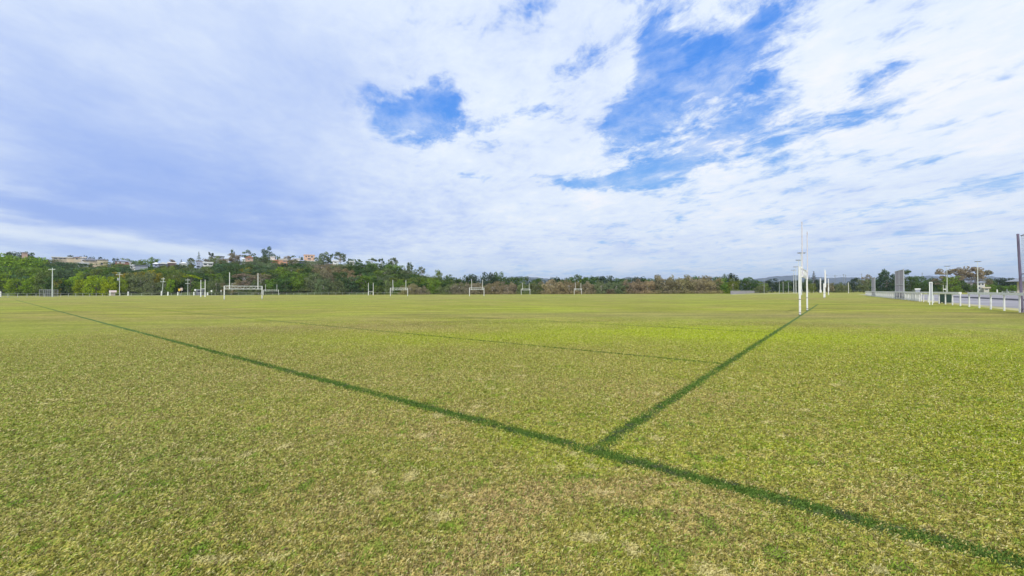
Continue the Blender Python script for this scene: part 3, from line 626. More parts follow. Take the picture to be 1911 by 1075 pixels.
for px, top, w, f, c, own in [(1349, 519, 22, 'round', 'mid green', 'mid green tree closing the right end of the brown grove'), (1368, 518, 34, 'wispy', 'olive', 'olive-brown dome right of the brown grove'), (1355, 535, 22, 'broad', 'bright green', 'low light green bush at the right end of the grove'),
        (1140, 539, 24, 'broad', 'brown-grey', 'low purplish bush at the foot of the brown grove'), (1352, 511, 16, 'round', 'dark green', 'dark crown over the right end of the grove'), (1369, 509.5, 32, 'broad', 'near-black green', 'highest dark dome at the right end of the grove')]:
    tree(px, top, w, 238+(top < 512)*30, f, c, '', base=0, own=own, group=grp)
grp = 'dark trees behind the hedge row'
for px, top, w, c in [(848, 515, 26, 'dark green'), (877, 510.5, 32, 'near-black green'), (912, 508, 34, 'near-black green'), (930, 507.5, 28, 'dark green'), (953, 513, 26, 'dark green'), (975, 515.5, 22, 'dark green'), (1000, 519, 26, 'dark green'),
        (1038, 516.5, 28, 'near-black green'), (1058, 517, 24, 'dark green'), (1075, 512, 28, 'dark green'), (1098, 514.5, 26, 'dark green'), (1086, 519, 26, 'olive'), (1112, 515, 22, 'dark green'), (1132, 513, 32, 'near-black green'), (1150, 518, 24, 'dark green'),
        (1166, 519, 22, 'dark green'), (1190, 516.5, 26, 'near-black green'), (1208, 517, 22, 'dark green'), (1226, 521, 22, 'dark green'), (1290, 514, 26, 'dark green'), (1315, 513, 30, 'brown-grey'), (1340, 513, 18, 'dark green')]:
    tree(px, top, w*1.42, 285+R.uniform(-8, 8), 'broad' if w > 27 else 'round', c, 'beyond hedge row '+zone(px), base=0, group=grp)
grp = 'trees beyond the right side of the field'
for px, top, w, Y, f, c, own in [
 (1395, 517, 26, 300, 'gum', 'dark green', 'small tree with two tufts on top right of the grove'), (1402, 521, 34, 300, 'round', 'dark green', None), (1424, 525, 26, 310, 'round', 'olive', None), (1419, 532, 26, 280, 'broad', 'grey-green', None),
 (1441, 519.5, 30, 330, 'round', 'near-black green', 'dark bushy tree above the pale low fence, right part'), (1464, 524, 26, 340, 'round', 'dark green', None), (1484, 520, 32, 345, 'round', 'near-black green', None), (1505, 520, 30, 345, 'round', 'dark green', None), (1456, 523, 22, 360, 'round', 'near-black green', None),
 (1519, 507, 17, 330, 'conifer', 'near-black green', 'tall tiered pine right of the nearest tall goal'), (1514, 527, 20, 300, 'round', 'olive', None), (1528, 519, 22, 330, 'round', 'near-black green', None), (1548, 528, 20, 320, 'round', 'brown-grey', None), (1562, 526, 26, 330, 'wispy', 'grey-green', None),
 (1575, 528, 24, 320, 'wispy', 'grey-green', None), (1593, 518, 24, 330, 'round', 'near-black green', None), (1611, 521, 26, 300, 'round', 'grey-green', 'pale grey-green tree with a visible trunk left of smaller net'), (1620, 511.5, 24, 380, 'gum', 'brown-grey', 'faint mauve bare-branched tree behind the smaller tall net'), (1632, 517, 22, 350, 'round', 'dark green', None),
 (1655, 506.5, 44, 250, 'broad', 'near-black green', 'large dark dome-shaped tree between the two tall nets'), (1652, 501, 15, 290, 'gum', 'dark green', 'thin gum rising behind the large dark dome-shaped tree'), (1678, 511, 26, 255, 'round', 'dark green', None), (1690, 501, 34, 262, 'flat', 'dark green', 'flat-topped spreading tree behind the larger tall net'),
 (1700, 512, 30, 255, 'round', 'dark green', None), (1718, 515, 26, 265, 'round', 'dark green', None), (1735, 518, 26, 290, 'round', 'dark green', None), (1752, 520, 26, 300, 'round', 'bluish green', None), (1776, 514, 36, 250, 'broad', 'mid green', 'green domed tree below the mauve spreading gums'),
 (1768, 501, 40, 280, 'gum', 'brown-grey', 'left spreading mauve-leaved gum beside the left floodlight'), (1790, 499, 43, 275, 'gum', 'brown-grey', 'middle spreading mauve-leaved gum between the floodlights'), (1815, 496, 48, 270, 'gum', 'brown-grey', 'tallest mauve-leaved gum around the right floodlight'), (1834, 502, 35, 272, 'gum', 'brown-grey', 'right spreading mauve-leaved gum beyond the right floodlight'),
 (1798, 523, 26, 262, 'round', 'dark green', None), (1812, 530, 26, 258, 'broad', 'dark green', None), (1850, 519, 24, 300, 'round', 'dark green', None), (1866, 517.5, 30, 310, 'broad', 'near-black green', None), (1885, 518.5, 26, 300, 'broad', 'near-black green', None), (1846, 531, 24, 250, 'broad', 'mid green', None), (1868, 532, 28, 250, 'broad', 'mid green', None),
 (1888, 532, 24, 250, 'broad', 'mid green', None), (1910, 520, 30, 310, 'broad', 'near-black green', None), (1760, 531, 26, 270, 'broad', 'dark green', None), (1728, 530, 30, 262, 'broad', 'dark green', None), (1945, 518, 40, 320, 'broad', 'dark green', None)]:
    tree(px, top, w, Y, f, c, zone(px), base=0, own=own, group=grp)
# far-off wood behind the hedge row and beyond the right side: one continuous mass nobody could count
def woodland(segs, label, seed, colr):
    rr = random.Random(seed); L = []
    for (a, b, Y, pts) in segs:
        px = a
        while px < b:
            top = float(np.interp(px, [p for p, y in pts], [y for p, y in pts]))+rr.uniform(-1.2, 1.6); y_ = Y+rr.uniform(-8, 8); p = col_at(px, y_); zt = at(px, top, y_).z; r = rr.uniform(2.6, 4.6)
            z = zt-r*.8
            while z > -1: L.append((p.x+rr.uniform(-1, 1), p.y+rr.uniform(-2, 2), z, r*rr.uniform(.9, 1.2), r*.85)); z -= r*1.1
            px += rr.uniform(4, 7)*280/Y
    me = leaves_mesh('woodland', L, 42000, .62, seed=seed); o = bpy.data.objects.new('woodland', me); C.objects.link(o); o.color = (*colr, 1)
    tag(o, label, 'woodland', kind='stuff')
woodland([(690, 1395, 305, [(690, 514), (760, 514), (800, 517), (850, 519), (900, 515), (960, 517), (985, 520.5), (1020, 522), (1060, 517.5), (1110, 517), (1140, 517), (1165, 520.5), (1200, 518.5), (1230, 521), (1290, 518), (1380, 518), (1395, 522)])],
    'continuous dark wood behind the brown hedge row', 3, (.060, .095, .034))
woodland([(1385, 1990, 385, [(1385, 524), (1440, 526), (1500, 526), (1560, 529), (1640, 526), (1720, 523), (1800, 525), (1860, 523), (1990, 523)])], 'low dark wood closing the right horizon', 4, (.050, .070, .036))
def hill_scrub():
    rr = random.Random(11); L = []
    for i in range(1500):
        x = rr.uniform(-560, -5); y = rr.uniform(266, 408); r = rr.uniform(2.6, 4.4); z = max(0, hill_h(x, y))+rr.uniform(.5, 4.5); px = 955.5+x/y*F; top = hor(px)-(z+r*.8-EYE)/y*F
        if px < -60 or px > 900 or top < ceil(px)+2.5: continue
        L.append((x, y, z, r, r*.85))
    me = leaves_mesh('woodland', L, 60000, .60, seed=12); o = bpy.data.objects.new('woodland', me); C.objects.link(o); o.color = (.105, .150, .034, 1)
    tag(o, 'tangle of green scrub filling the hillside between the trees', 'woodland', kind='stuff')
hill_scrub()
ORD = ['first', 'second', 'third', 'fourth', 'fifth', 'sixth', 'seventh', 'eighth', 'ninth', 'tenth']
def place_trees():
    lab = {}
    for t in TREES:
        if not t['own']: lab.setdefault('%s %s tree %s' % (t['col'], FORM[t['form']], t['where']), []).append(t)
    for k, ts in lab.items():
        ts.sort(key=lambda t: t['px']); n = len(ts)
        for i, t in enumerate(ts):
            pre = '' if n == 1 else (('left ', 'right ')[i] if n == 2 else ('leftmost ' if i == 0 else 'rightmost ' if i == n-1 else 'middle ' if n == 3 else ORD[i]+'-from-left '))
            w_ = (pre+k).split(); t['own'] = ' '.join(w_) if len(w_) <= 16 else ' '.join((pre+k.replace(FORM[t['form']]+' ', '')).split())
    for i, t in enumerate(TREES):
        pr = PROTO[t['form']]; cm, tm = pr[R.randrange(len(pr))]; nm = {'gum': 'gum_tree', 'conifer': 'pine_tree'}.get(t['form'], 'tree')
        e = empty(nm, (t['p'].x, t['p'].y, t['zb']), R.uniform(0, 6.28), t['own'], 'tree', t['group']); e.scale = (t['w']*1.06, t['w']*1.06, t['h']*1.02)
        c = bpy.data.objects.new('crown', cm); C.objects.link(c); c.parent = e
        k = R.uniform(.85, 1.18); cc = COLS[t['col']]; c.color = (cc[0]*k*R.uniform(.92, 1.1), cc[1]*k, cc[2]*k*R.uniform(.85, 1.2), 1)
        o = bpy.data.objects.new('trunk', tm); C.objects.link(o); o.parent = e
    
place_trees()

# ------------------------------------------------------------------ houses on the hill
def house(px0, px1, ytop, yeave, ybot, Y, depth, roof, wall, label, rtype='hip', name='house', cat='house', wins=(), over=.6, base=None, group='houses along the hilltop', winmat='glass'):
    c = col_at((px0+px1)/2, Y); A0, A1 = math.atan((px0-955.5)/F), math.atan((px1-955.5)/F); Am = math.atan2(c.x, c.y); rg = c.length; w = rg*(math.tan(A1-Am)+math.tan(Am-A0))
    lx = lambda px: rg*math.tan(math.atan((px-955.5)/F)-Am); cx = c.x
    ze = at((px0+px1)/2, yeave, Y).z; zt = at((px0+px1)/2, ytop, Y).z; zb = at((px0+px1)/2, ybot, Y).z
    gz = (min(hill_h(cx-w/2, Y), hill_h(cx+w/2, Y), hill_h(cx, Y+depth))-1.5) if base is None else base
    low = min(zb, gz)
    e = empty(name, (cx, Y, low), -Am, label, cat, group); hw = w/2; H = ze-low; T = zt-low
    MB().box(-hw, hw, 0, depth, 0, H).build('wall', M[wall], e)
    r = MB(); o = over; t = .18
    if rtype == 'flat': r.box(-hw-o, hw+o, -o, depth+o, H, T)
    elif rtype == 'hip':
        k = min(depth/2, hw*.8); v = [(-hw-o, -o, H), (hw+o, -o, H), (hw+o, depth+o, H), (-hw-o, depth+o, H), (-hw+k, depth/2, T), (hw-k, depth/2, T)]
        i = len(r.v); r.v += v; r.f += [(0, 1, 5, 4), (1, 2, 5), (2, 3, 4, 5), (3, 0, 4), (3, 2, 1, 0)]
    elif rtype == 'gable':      # ridge runs across the view
        v = [(-hw-o, -o, H), (hw+o, -o, H), (hw+o, depth+o, H), (-hw-o, depth+o, H), (-hw-o, depth/2, T), (hw+o, depth/2, T)]
        r.v += v; r.f += [(0, 1, 5, 4), (1, 2, 5), (2, 3, 4, 5), (3, 0, 4), (3, 2, 1, 0)]
    elif rtype == 'gable_front':  # gable end faces the field
        v = [(-hw-o, -o, H), (hw+o, -o, H), (hw+o, depth+o, H), (-hw-o, depth+o, H), (0, -o, T), (0, depth+o, T)]
        r.v += v; r.f += [(0, 1, 4), (1, 2, 5, 4), (2, 3, 5), (3, 0, 4, 5), (3, 2, 1, 0)]
    elif rtype == 'skillion':
        v = [(-hw-o, -o, H), (hw+o, -o, H), (hw+o, depth+o, T), (-hw-o, depth+o, T)]; v += [(x, y, z+t) for x, y, z in v]
        r.v += v; r.f += [(3, 2, 1, 0), (4, 5, 6, 7), (0, 1, 5, 4), (1, 2, 6, 5), (2, 3, 7, 6), (3, 0, 4, 7)]
    r.build('roof', M[roof], e)
    for (x0, x1, y0, y1) in wins:
        A, B = at(x0, y1, Y), at(x1, y0, Y)
        wf = MB().box(lx(x0), lx(x1), -.06, .0, A.z-low, B.z-low).build('window', M[winmat], e)
        f = MB(); X0, X1, Z0, Z1 = lx(x0), lx(x1), A.z-low, B.z-low
        for q in ((X0-.08, X1+.08, Z1, Z1+.1), (X0-.08, X1+.08, Z0-.1, Z0), (X0-.08, X0, Z0, Z1), (X1, X1+.08, Z0, Z1)): f.box(q[0], q[1], -.09, .0, q[2], q[3])
        f.build('frame', M['w_white'], wf)
    return e
house(40, 51, 470, 471.3, 474, 398, 9, 'r_brown', 'pink', 'tiny pink house tucked into the far left hilltop treetops', 'hip')
house(97, 124, 479.2, 480.6, 486, 392, 12, 'r_white', 'w_beige', 'long low cream house with thin white flat roof', 'flat', wins=[(100, 106, 481.3, 483.3), (110, 116, 481.3, 483), (118, 122, 481.3, 483)])
house(124, 137, 479.5, 481, 486, 394, 10, 'r_white', 'cream', 'cream annexe joined to the right end of the long low house', 'flat')
house(137, 150, 478.5, 480.8, 490, 390, 10, 'r_brown', 'cream', 'brown-roofed cream house right of the long low house', 'hip', wins=[(141, 145, 482, 484)])
house(145, 165, 490, 491.6, 496, 374, 7, 'r_white', 'w_white', 'white low balcony roof below the brown-roofed house', 'flat', name='pavilion', cat='pavilion', wins=[(148, 162, 492.2, 495)])
house(156, 182, 480.8, 486, 490, 392, 14, 'r_slate', 'cream', 'wide grey-roofed house with a thin cream wall band', 'hip', wins=[(160, 165, 486.5, 487.5), (168, 176, 486.5, 487.5)], over=1.0)
house(181, 201, 482.5, 485, 495.5, 386, 12, 'r_slate', 'cream', 'grey-roofed house with tall bright cream wall', 'hip', wins=[(187.5, 191.5, 490.5, 493.5)])
house(150, 160, 479, 481, 486, 402, 9, 'r_beige', 'pale', 'small pale house half hidden between brown and grey roofs', 'gable')
house(215, 245, 484.6, 488, 494, 394, 12, 'r_bluegrey', 'red_brick', 'red brick house under a long blue-grey roof', 'hip', wins=[(218, 222, 489.2, 491.4), (226, 233, 489.2, 491.4)], winmat='pale')
house(243, 252, 493.3, 495.8, 503, 368, 8, 'r_white', 'pale', 'small white gabled end beside the grey-walled house', 'gable_front', wins=[(244, 246.5, 497, 499.5)])
house(252, 276, 494.6, 495.4, 504, 369, 9, 'r_grey', 'w_grey', 'long grey-walled house among the trees', 'flat', wins=[(258, 260, 497, 499), (268, 270, 497, 499)], winmat='w_purple')
house(241, 244, 489.5, 490.5, 494, 380, 4, 'r_white', 'w_white', 'tiny white shed left above the grey-walled house', 'flat', name='shed', cat='shed')
house(285, 297, 489.2, 492.5, 499, 384, 10, 'r_white', 'lavender', 'white-roofed house, left lower wing of the gabled one', 'hip', wins=[(289, 293, 494, 496)])
house(296, 313, 489, 492.6, 499, 385, 10, 'r_white', 'r_slate', 'white-roofed house with dark gable facing the field', 'gable_front', wins=[(299, 309, 493, 495)])
house(313, 328, 488.4, 491, 497, 390, 10, 'r_beige', 'r_brown', 'beige-roofed brown house right of the white gable', 'gable')
house(335, 349, 488.6, 491.4, 497, 388, 10, 'r_white', 'pale', 'small house with white roof left of the olive round tree', 'hip')
house(366, 379, 486.6, 488.4, 504, 380, 10, 'w_purple', 'lavender', 'tall blue-lavender house with two dark windows', 'flat', wins=[(367.4, 369.2, 491.5, 493.5), (370.4, 372.2, 491.5, 493.5), (366.8, 372.5, 496, 499.5)], over=.3)
house(379, 397, 488.8, 491.2, 499.5, 382, 10, 'r_white', 'pale', 'white flat-roofed wing with dark window band by the blue house', 'flat', wins=[(380, 386, 492.2, 494.6), (389, 396, 492.2, 494.2)], over=.5)
house(398, 418, 476.6, 478.2, 488, 412, 12, 'r_grey', 'w_grey', 'house with thin grey hilltop roof behind the olive tree', 'hip')
house(420, 427, 482, 484, 490, 398, 8, 'r_grey', 'pale', 'small pale house glimpsed left of the reddish pointed tree', 'gable')
house(458, 472, 477.6, 481.2, 490, 396, 12, 'r_terra', 'pink', 'house with terracotta gable beneath the open dark gum', 'gable_front', wins=[(463, 465.5, 483, 485)])
house(452, 458, 481, 483.5, 491, 394, 8, 'r_white', 'w_white', 'narrow white house left of the terracotta gable', 'skillion')
house(504, 513, 476.8, 479, 486, 398, 10, 'r_white', 'pale', 'small white skillion roof right under tallest skyline crown', 'skillion')
house(508, 521, 484, 486, 493, 388, 10, 'r_terra', 'orange', 'low orange wing under a terracotta roof', 'hip')
house(520, 536, 482.6, 485.6, 496, 386, 12, 'r_beige', 'orange', 'orange house with a broad cream roof band', 'flat', wins=[(528, 534, 486.5, 488), (530, 534.5, 491, 492.6)], over=.2)
house(546, 560, 480.6, 482.6, 489, 396, 11, 'r_white', 'pale', 'white skillion-roofed house left of the salmon building', 'skillion', wins=[(549, 553, 484, 486)])
house(558, 573, 484.6, 487, 493, 386, 9, 'r_bluegrey', 'w_blue', 'dark blue house under a pale roof below the salmon building', 'hip', wins=[(562, 567, 488, 489.6)], winmat='r_slate')
house(572, 592, 486.6, 488, 494, 388, 8, 'r_white', 'pale', 'low white house right below the salmon building', 'flat', wins=[(577, 580, 489, 490)])
house(567, 587, 475.2, 476.2, 489, 400, 12, 'salmon', 'salmon', 'salmon flat-roofed two-storey building on the skyline', 'flat', wins=[(570, 572.5, 477.6, 480.2), (575, 577.6, 477.2, 480), (580, 584, 478, 480.4), (574, 580, 482, 484.2)], over=.3)
house(621, 632, 486, 488, 494, 388, 9, 'r_white', 'w_white', 'small white hilltop house between two spreading gums', 'flat', wins=[(624, 628, 489, 490.4)])
house(652, 661, 487, 488.4, 494, 390, 7, 'r_white', 'pale', 'tiny white roof on the falling ridge', 'flat')
# right-hand buildings
house(1895, 2040, 505, 524.5, 546.5, 185, 18, 'r_grey', 'w_beige', 'beige building with grey hip roof behind the nearest net', 'hip', name='clubhouse', cat='building', over=3.6, base=0, group=None, wins=[(1915, 1925, 530, 536)])
house(1824, 1838, 524.5, 527.5, 543, 236, 10, 'r_grey', 'concrete', 'pale two-storey house below the right floodlight', 'hip', base=0, group=None, wins=[(1826, 1830, 529, 532), (1832, 1836, 529, 532), (1826, 1830, 536, 539), (1832, 1836, 536, 539)])
house(1802, 1816, 520.5, 527, 543, 268, 12, 'r_bluegrey', 'w_purple', 'house with pale blue roof among the mauve gums', 'gable', base=0, group=None)
house(1836, 1846, 535.5, 538, 543, 232, 6, 'r_beige', 'concrete', 'low pale shed right of the two-storey house', 'flat', name='shed', cat='shed', base=0, group=None, wins=[(1838, 1844, 539, 541)])
# roadside buildings on the left
house(206, 215, 542, 545.6, 548.2, 240, 5, 's_pink', 's_pink', 'small pinkish grey roofed shelter left of the transformer pole', 'gable', name='shelter', cat='shelter', base=0, group=None)
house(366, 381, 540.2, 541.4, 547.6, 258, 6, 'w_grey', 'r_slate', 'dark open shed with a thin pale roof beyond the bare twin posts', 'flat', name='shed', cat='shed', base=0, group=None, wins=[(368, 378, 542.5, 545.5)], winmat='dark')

# ------------------------------------------------------------------ goals
def make_goal(W=7.45, H=3.0, TH=.56, UP=5.9, US=5.6, r=.056, thick=1.0, um='white'):
    """combined goal: two frame posts, lattice crossbar, two uprights standing on it; local x along the goal line"""
    e = empty('football_goal', (0, 0, 0)); h = W/2; r = r*thick
    for s in (-1, 1):
        b = MB(); b.tube((s*h, 0, 0), (s*h, 0, H), r, n=12)
        p = b.build('frame_post', M['white'], e)
        k = MB()
        for z in (.12, .95): k.tube((s*h, 0, z), (s*h, 0, z+.035), r*1.12, n=12)
        k.build('collar', M['dark'], p)
        q = MB(); q.tube((s*h, 0, -.01), (s*h, 0, .03), r*1.5, n=12); q.build('ground_sleeve', M['dark'], p)
    b = MB(); rr = .030*thick
    b.tube((-h, 0, H-rr), (h, 0, H-rr), rr*1.1, n=8); b.tube((-h, 0, H-TH), (h, 0, H-TH), rr*1.2, n=8)
    n = 13
    for i in range(n):
        x0 = -h+W*i/n; x1 = -h+W*(i+1)/n; za, zb = (H-TH, H-rr) if i % 2 == 0 else (H-rr, H-TH); b.tube((x0, 0, za), (x1, 0, zb), rr*(.62 if thick == 1 else .5), n=6)
    b.build('crossbar', M['white'], e)
    for s in (-1, 1):
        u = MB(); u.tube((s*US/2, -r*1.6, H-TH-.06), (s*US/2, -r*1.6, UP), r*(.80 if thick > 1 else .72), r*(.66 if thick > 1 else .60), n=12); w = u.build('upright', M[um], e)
        c = MB(); c.box(s*US/2-.09, s*US/2+.09, -r*1.9, r*.9, H-TH-.07, H-TH+.02); c.box(s*US/2-.09, s*US/2+.09, -r*1.9, r*.9, H-.09, H+.01); c.build('bracket', M['white'], w)
    return e
G_RZ = math.atan2(GY, GX)
M['grey_upright'] = mat_basic('grey_violet_upright', (.60, .58, .66), .5, .06)  # even grey-violet colour, only for the uprights of the nearest goal
goal = make_goal(um='grey_upright'); goal_thick = make_goal(TH=.70, thick=1.9, r=.055)
def put_goal(src, px, Y, label, first=False, dz=0):
    o = src if first else copy_tree(src); p = col_at(px, Y); o.location = (p.x, p.y, 0); o.rotation_euler = (0, 0, G_RZ); tag(o, label, 'goal', 'combined goals with lattice crossbars'); return o
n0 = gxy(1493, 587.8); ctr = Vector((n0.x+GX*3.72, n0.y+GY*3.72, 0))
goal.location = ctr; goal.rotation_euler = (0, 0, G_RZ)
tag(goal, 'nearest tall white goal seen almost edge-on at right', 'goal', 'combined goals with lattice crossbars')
put_goal(goal_thick, 455, 92, 'largest frontal white goal with lattice crossbar at left', True)
put_goal(goal_thick, 506, 220, 'smaller goal peeping out behind the right post of the largest goal')
put_goal(goal_thick, 745, 148, 'front one of the two overlapping goals left of centre')
put_goal(goal_thick, 741, 262, 'rear one of the two overlapping goals, seen through the front one')
put_goal(goal_thick, 890, 146, 'goal just left of the photo centre against the brown hedge')
put_goal(goal_thick, 981, 208, 'small far goal with yellowish uprights just right of centre')
put_goal(goal_thick, 1078.5, 207, 'farthest small goal right of centre against the brown grove')
put_goal(goal_thick, 1538.5, 88, 'second goal beyond the nearest one, edge-on')
def hposts(px, Y, sp, top, label, bar):
    p = col_at(px, Y); e = empty('rugby_posts', (p.x, p.y, 0), math.atan2(GX, -GY)+PI, label, 'goal posts', 'plain twin goal posts')
    for s in (-1, 1):
        q = MB().tube((s*sp/2, 0, 0), (s*sp/2, 0, top), .13, .10, 10).build('upright', M['white'], e)
        MB().tube((s*sp/2, 0, 0), (s*sp/2, 0, 1.7), .18, .18, 10).build('post_pad', M['w_white'], q)
    MB().tube((-sp/2, 0, bar), (sp/2, 0, bar), .07, n=8).build('crossbar', M['white'], e)
hposts(378.8, 150, 4.9, 6.2, 'bare white twin posts standing close together left of largest goal', 3.0)
hposts(692, 205, 4.2, 6.2, 'H-shaped twin posts joined by a crossbar before the dark trees', 1.9)
def single_post(px, top, Y, label, pad, rad=.13):
    p = col_at(px, Y); h = at(px, top, Y).z; e = empty('goal_post', (p.x, p.y, 0), 0, label, 'goal post', 'single padded goal posts')
    MB().tube((0, 0, 0), (0, 0, h), rad, rad*.85, 10).build('post', M['white'], e)
    MB().tube((0, 0, pad[0]), (0, 0, pad[1]), rad*1.5, n=10).build('pad', M['w_white'], e)
single_post(1531.2, 519.5, 300, 'broad pale post between the nearest goal and second goal', (.1, 2.0), .45)
single_post(1546.2, 520.5, 148, 'slim white post just right of the second goal', (1.4, 2.6), .13)
single_post(1509.4, 534, 330, 'short far post just right of the nearest goal', (2.0, 3.4), .18)
single_post(1518.2, 532, 320, 'short far post below the tall tiered pine', (2.0, 3.6), .2)
single_post(1583.5, 527, 240, 'thin pale pole left of the pale grey-green tree', (0.1, .6), .12)

# ------------------------------------------------------------------ floodlights
def floodlight(px, top, label, H=15.0, hw=1.3):
    Y = F*(H-EYE)/(hor(px)-top); p = col_at(px, Y); e = empty('floodlight', (p.x, p.y, 0), R.uniform(-.2, .2), label, 'floodlight', 'tall floodlight poles')
    MB().tube((0, 0, 0), (0, 0, H-.1), .17, .09, 10).build('pole', M['pale_pole'], e)
    MB().bar((-hw, 0, H-.15), (hw, 0, H-.15), .12, .12).build('crossarm', M['galv'], e)
    for k in (-1, -.34, .34, 1):
        l = MB(); l.box(k*hw*.9-.22, k*hw*.9+.22, -.5, .1, H-.10, H+.12); l.build('lamp_head', M['lamp'], e)
    MB().box(-.16, .16, -.26, -.12, 1.2, 2.0).build('switch_box', M['galv'], e)
floodlight(1495.6, 472, 'tallest floodlight, rising right behind the nearest goal upright', hw=1.25)
floodlight(1490.4, 485.5, 'floodlight showing just left of the nearest goal upright')
floodlight(1485.5, 498, 'right one of two slim floodlights left of the nearest goal')
floodlight(1481.5, 504, 'left one of two slim floodlights left of the nearest goal')
floodlight(1767.6, 496.8, 'floodlight at the left edge of the mauve spreading gums', hw=1.35)
floodlight(1825, 488, 'taller floodlight over the mauve spreading gums', hw=1.15)
for px, top, lab in ((1454.5, 521, 'slim unlit pole left of the floodlights, before the dark trees'), (1461.5, 526, 'shorter slim pole right beside another before dark trees'), (1471.5, 527, 'short slim pole just left of the two slim floodlights'), (1426, 520, 'faint slim pole above the pale low fence')):
    p = col_at(px, 260); h = at(px, top, 260).z; e = empty('light_pole', (p.x, p.y, 0), 0, lab, 'pole', 'slim distant poles')
    MB().tube((0, 0, 0), (0, 0, h), .12, .08, 8).build('pole', M['galv'], e); MB().bar((-.5, 0, h-.1), (.5, 0, h-.1), .14, .1).build('lamp_arm', M['lamp'], e)

# ------------------------------------------------------------------ power poles
def power_pole(px, top, ybase_Y, label, arms=((.35, 2.0), (1.2, 2.6)), lean=0.0, trans=False, mat='timber_pole', r=.17, group='power poles by the road', name='power_pole', rz=0):
    p = col_at(px, ybase_Y); h = at(px, top, ybase_Y).z; e = empty(name, (p.x, p.y, 0), rz, label, 'pole', group)
    tx = lean
    MB().tube((0, 0, -.1), (tx, 0, h), r, r*.65, 10).build('pole', M[mat], e)
    for d, w in arms:
        x = tx*(h-d)/h; a = MB().bar((x-w/2, -.2, h-d), (x+w/2, -.2, h-d), .13, .15).build('crossarm', M[mat], e)
        q = MB()
        for k in (-.46, -.2, .2, .46): q.tube((x+k*w, -.2, h-d+.07), (x+k*w, -.2, h-d+.30), .06, .04, 6)
        q.build('insulator', M['w_white'], a)
    if trans:
        t = MB(); t.tube((-.55, -.2, h-4.6), (-.55, -.2, h-3.2), .48, n=12); t.build('transformer', M['galv'], e)
    return e
power_pole(97.6, 500, 176, 'pale bare pole with one short crossarm by the mesh cage', ((.7, 2.8),), mat='pale_pole', r=.19)
power_pole(223, 508.5, 238, 'pole with crossarms and a grey transformer drum', ((.35, 1.8), (1.3, 3.6)), trans=True, mat='pale_pole', r=.15)
power_pole(302, 518, 238, 'leaning power pole with two crossarms above a white base', ((.8, 2.0), (2.4, 2.8)), lean=1.0, r=.15, mat='pale_pole')
power_pole(350.5, 520, 256, 'power pole with two faint crossarms behind the road signs', ((.9, 3.0), (3.1, 2.8)), r=.13, mat='pale_pole')
pts = []
for px, top, Y in ((1542, 512, 520), (1558.5, 513, 560), (1574.5, 511.5, 600), (1577.8, 512.5, 560), (1608.5, 510.5, 560), (1721.3, 508.5, 520), (1510.5, 514, 560)):
    lab = {1542: 'dark far power pole just right of the second goal', 1558.5: 'dark far power pole over the middle of the blue mountain', 1574.5: 'left one of the close pair of far power poles', 1577.8: 'right one of the close pair of far power poles',
           1608.5: 'dark far power pole above the pale grey-green tree', 1721.3: 'lone far power pole right of the larger tall net', 1510.5: 'dark far pole left of the tall tiered pine'}[px]
    e = power_pole(px, top, Y, lab, ((.6, 3.0), (1.8, 2.2)), r=.32, group='distant power poles', mat='lamp'); p = col_at(px, Y); pts.append((px, Vector((p.x, Y, at(px, top, Y).z-.6))))
pts.sort(key=lambda q: q[0])
for i, (a, b) in enumerate(((1, 2), (2, 3), (4, 5))):
    w = MB(); A, B = pts[a][1], pts[b][1]
    for off in (-1.2, 1.2):
        pr = None
        for k in range(9):
            t = k/8; q = A.lerp(B, t)+Vector((off, 0, -1.2*4*t*(1-t)))
            if pr is not None: w.tube(pr, q, .035, n=4, cap=False)
            pr = q
    tag(w.build('power_line', M['dark']), ['power line between the first two far poles right of second goal', 'power line over the blue mountain to the close pole pair', 'power line reaching the far pole above the grey-green tree'][i], 'cable', 'distant power lines')

# ------------------------------------------------------------------ fences
def rail_fence(pts, label, H=1.25, pr=.055, rw=.10, mid=True, group=None, name='rail_fence', mat='fence_white', gaps=(), fine=False):
    e = empty(name, pts[0], 0, label, 'fence', group); O = Vector(pts[0]); rails = MB(); 
    post = []
    for i, p in enumerate(pts):
        q = Vector(p)-O; post.append(q)
        b = MB(); b.box(q.x-pr, q.x+pr, q.y-pr, q.y+pr, 0, H-.05)
        if i < 90: b.build('fence_post', M[mat], e)
    for a, b in zip(range(len(post)-1), range(1, len(post))):
        if a in gaps: continue
        A, B = post[a], post[b]; rails.bar((A.x, A.y, H-.02), (B.x, B.y, H-.02), rw, rw)
        if b in gaps: rails.build('top_rail', M[mat], e); rails = MB()
        if mid: rails.bar((A.x, A.y, .12), (B.x, B.y, .12), .05, .05)
    rails.build('top_rail', M[mat], e); return e
ts = [-12+2.95*i for i in range(0, 46)]
rail_fence([tuple(fp(t)) for t in ts], 'white post and rail fence running along the grey track', gaps=(8,), pr=.036, rw=.19, mid=False)
# denser pickets on the far part of that fence
pk = empty('picket_fence', fp(36, .3), 0, 'dense pale picket fence behind the far part of the rail fence', 'fence')
O = fp(36, .3); b = MB()
t = 36.0
while t < 122:
    q = fp(t, .3)-O; b.box(q.x-.035, q.x+.035, q.y-.035, q.y+.035, 0, 1.12); t += .42
b.build('pickets', M['fence_white'], pk)
b = MB(); q = fp(122, .3)-O; b.bar((0, 0, 1.05), (q.x, q.y, 1.05), .06, .08); b.bar((0, 0, .2), (q.x, q.y, .2), .05, .06); b.build('picket_rail', M['fence_white'], pk)
# far rail of the track
rail_fence([tuple(fp(-20+6.0*i, 40.5)) for i in range(0, 34)], 'far white running rail on the other side of the grey track', H=1.1, pr=.06, rw=.12, mid=False, name='running_rail')
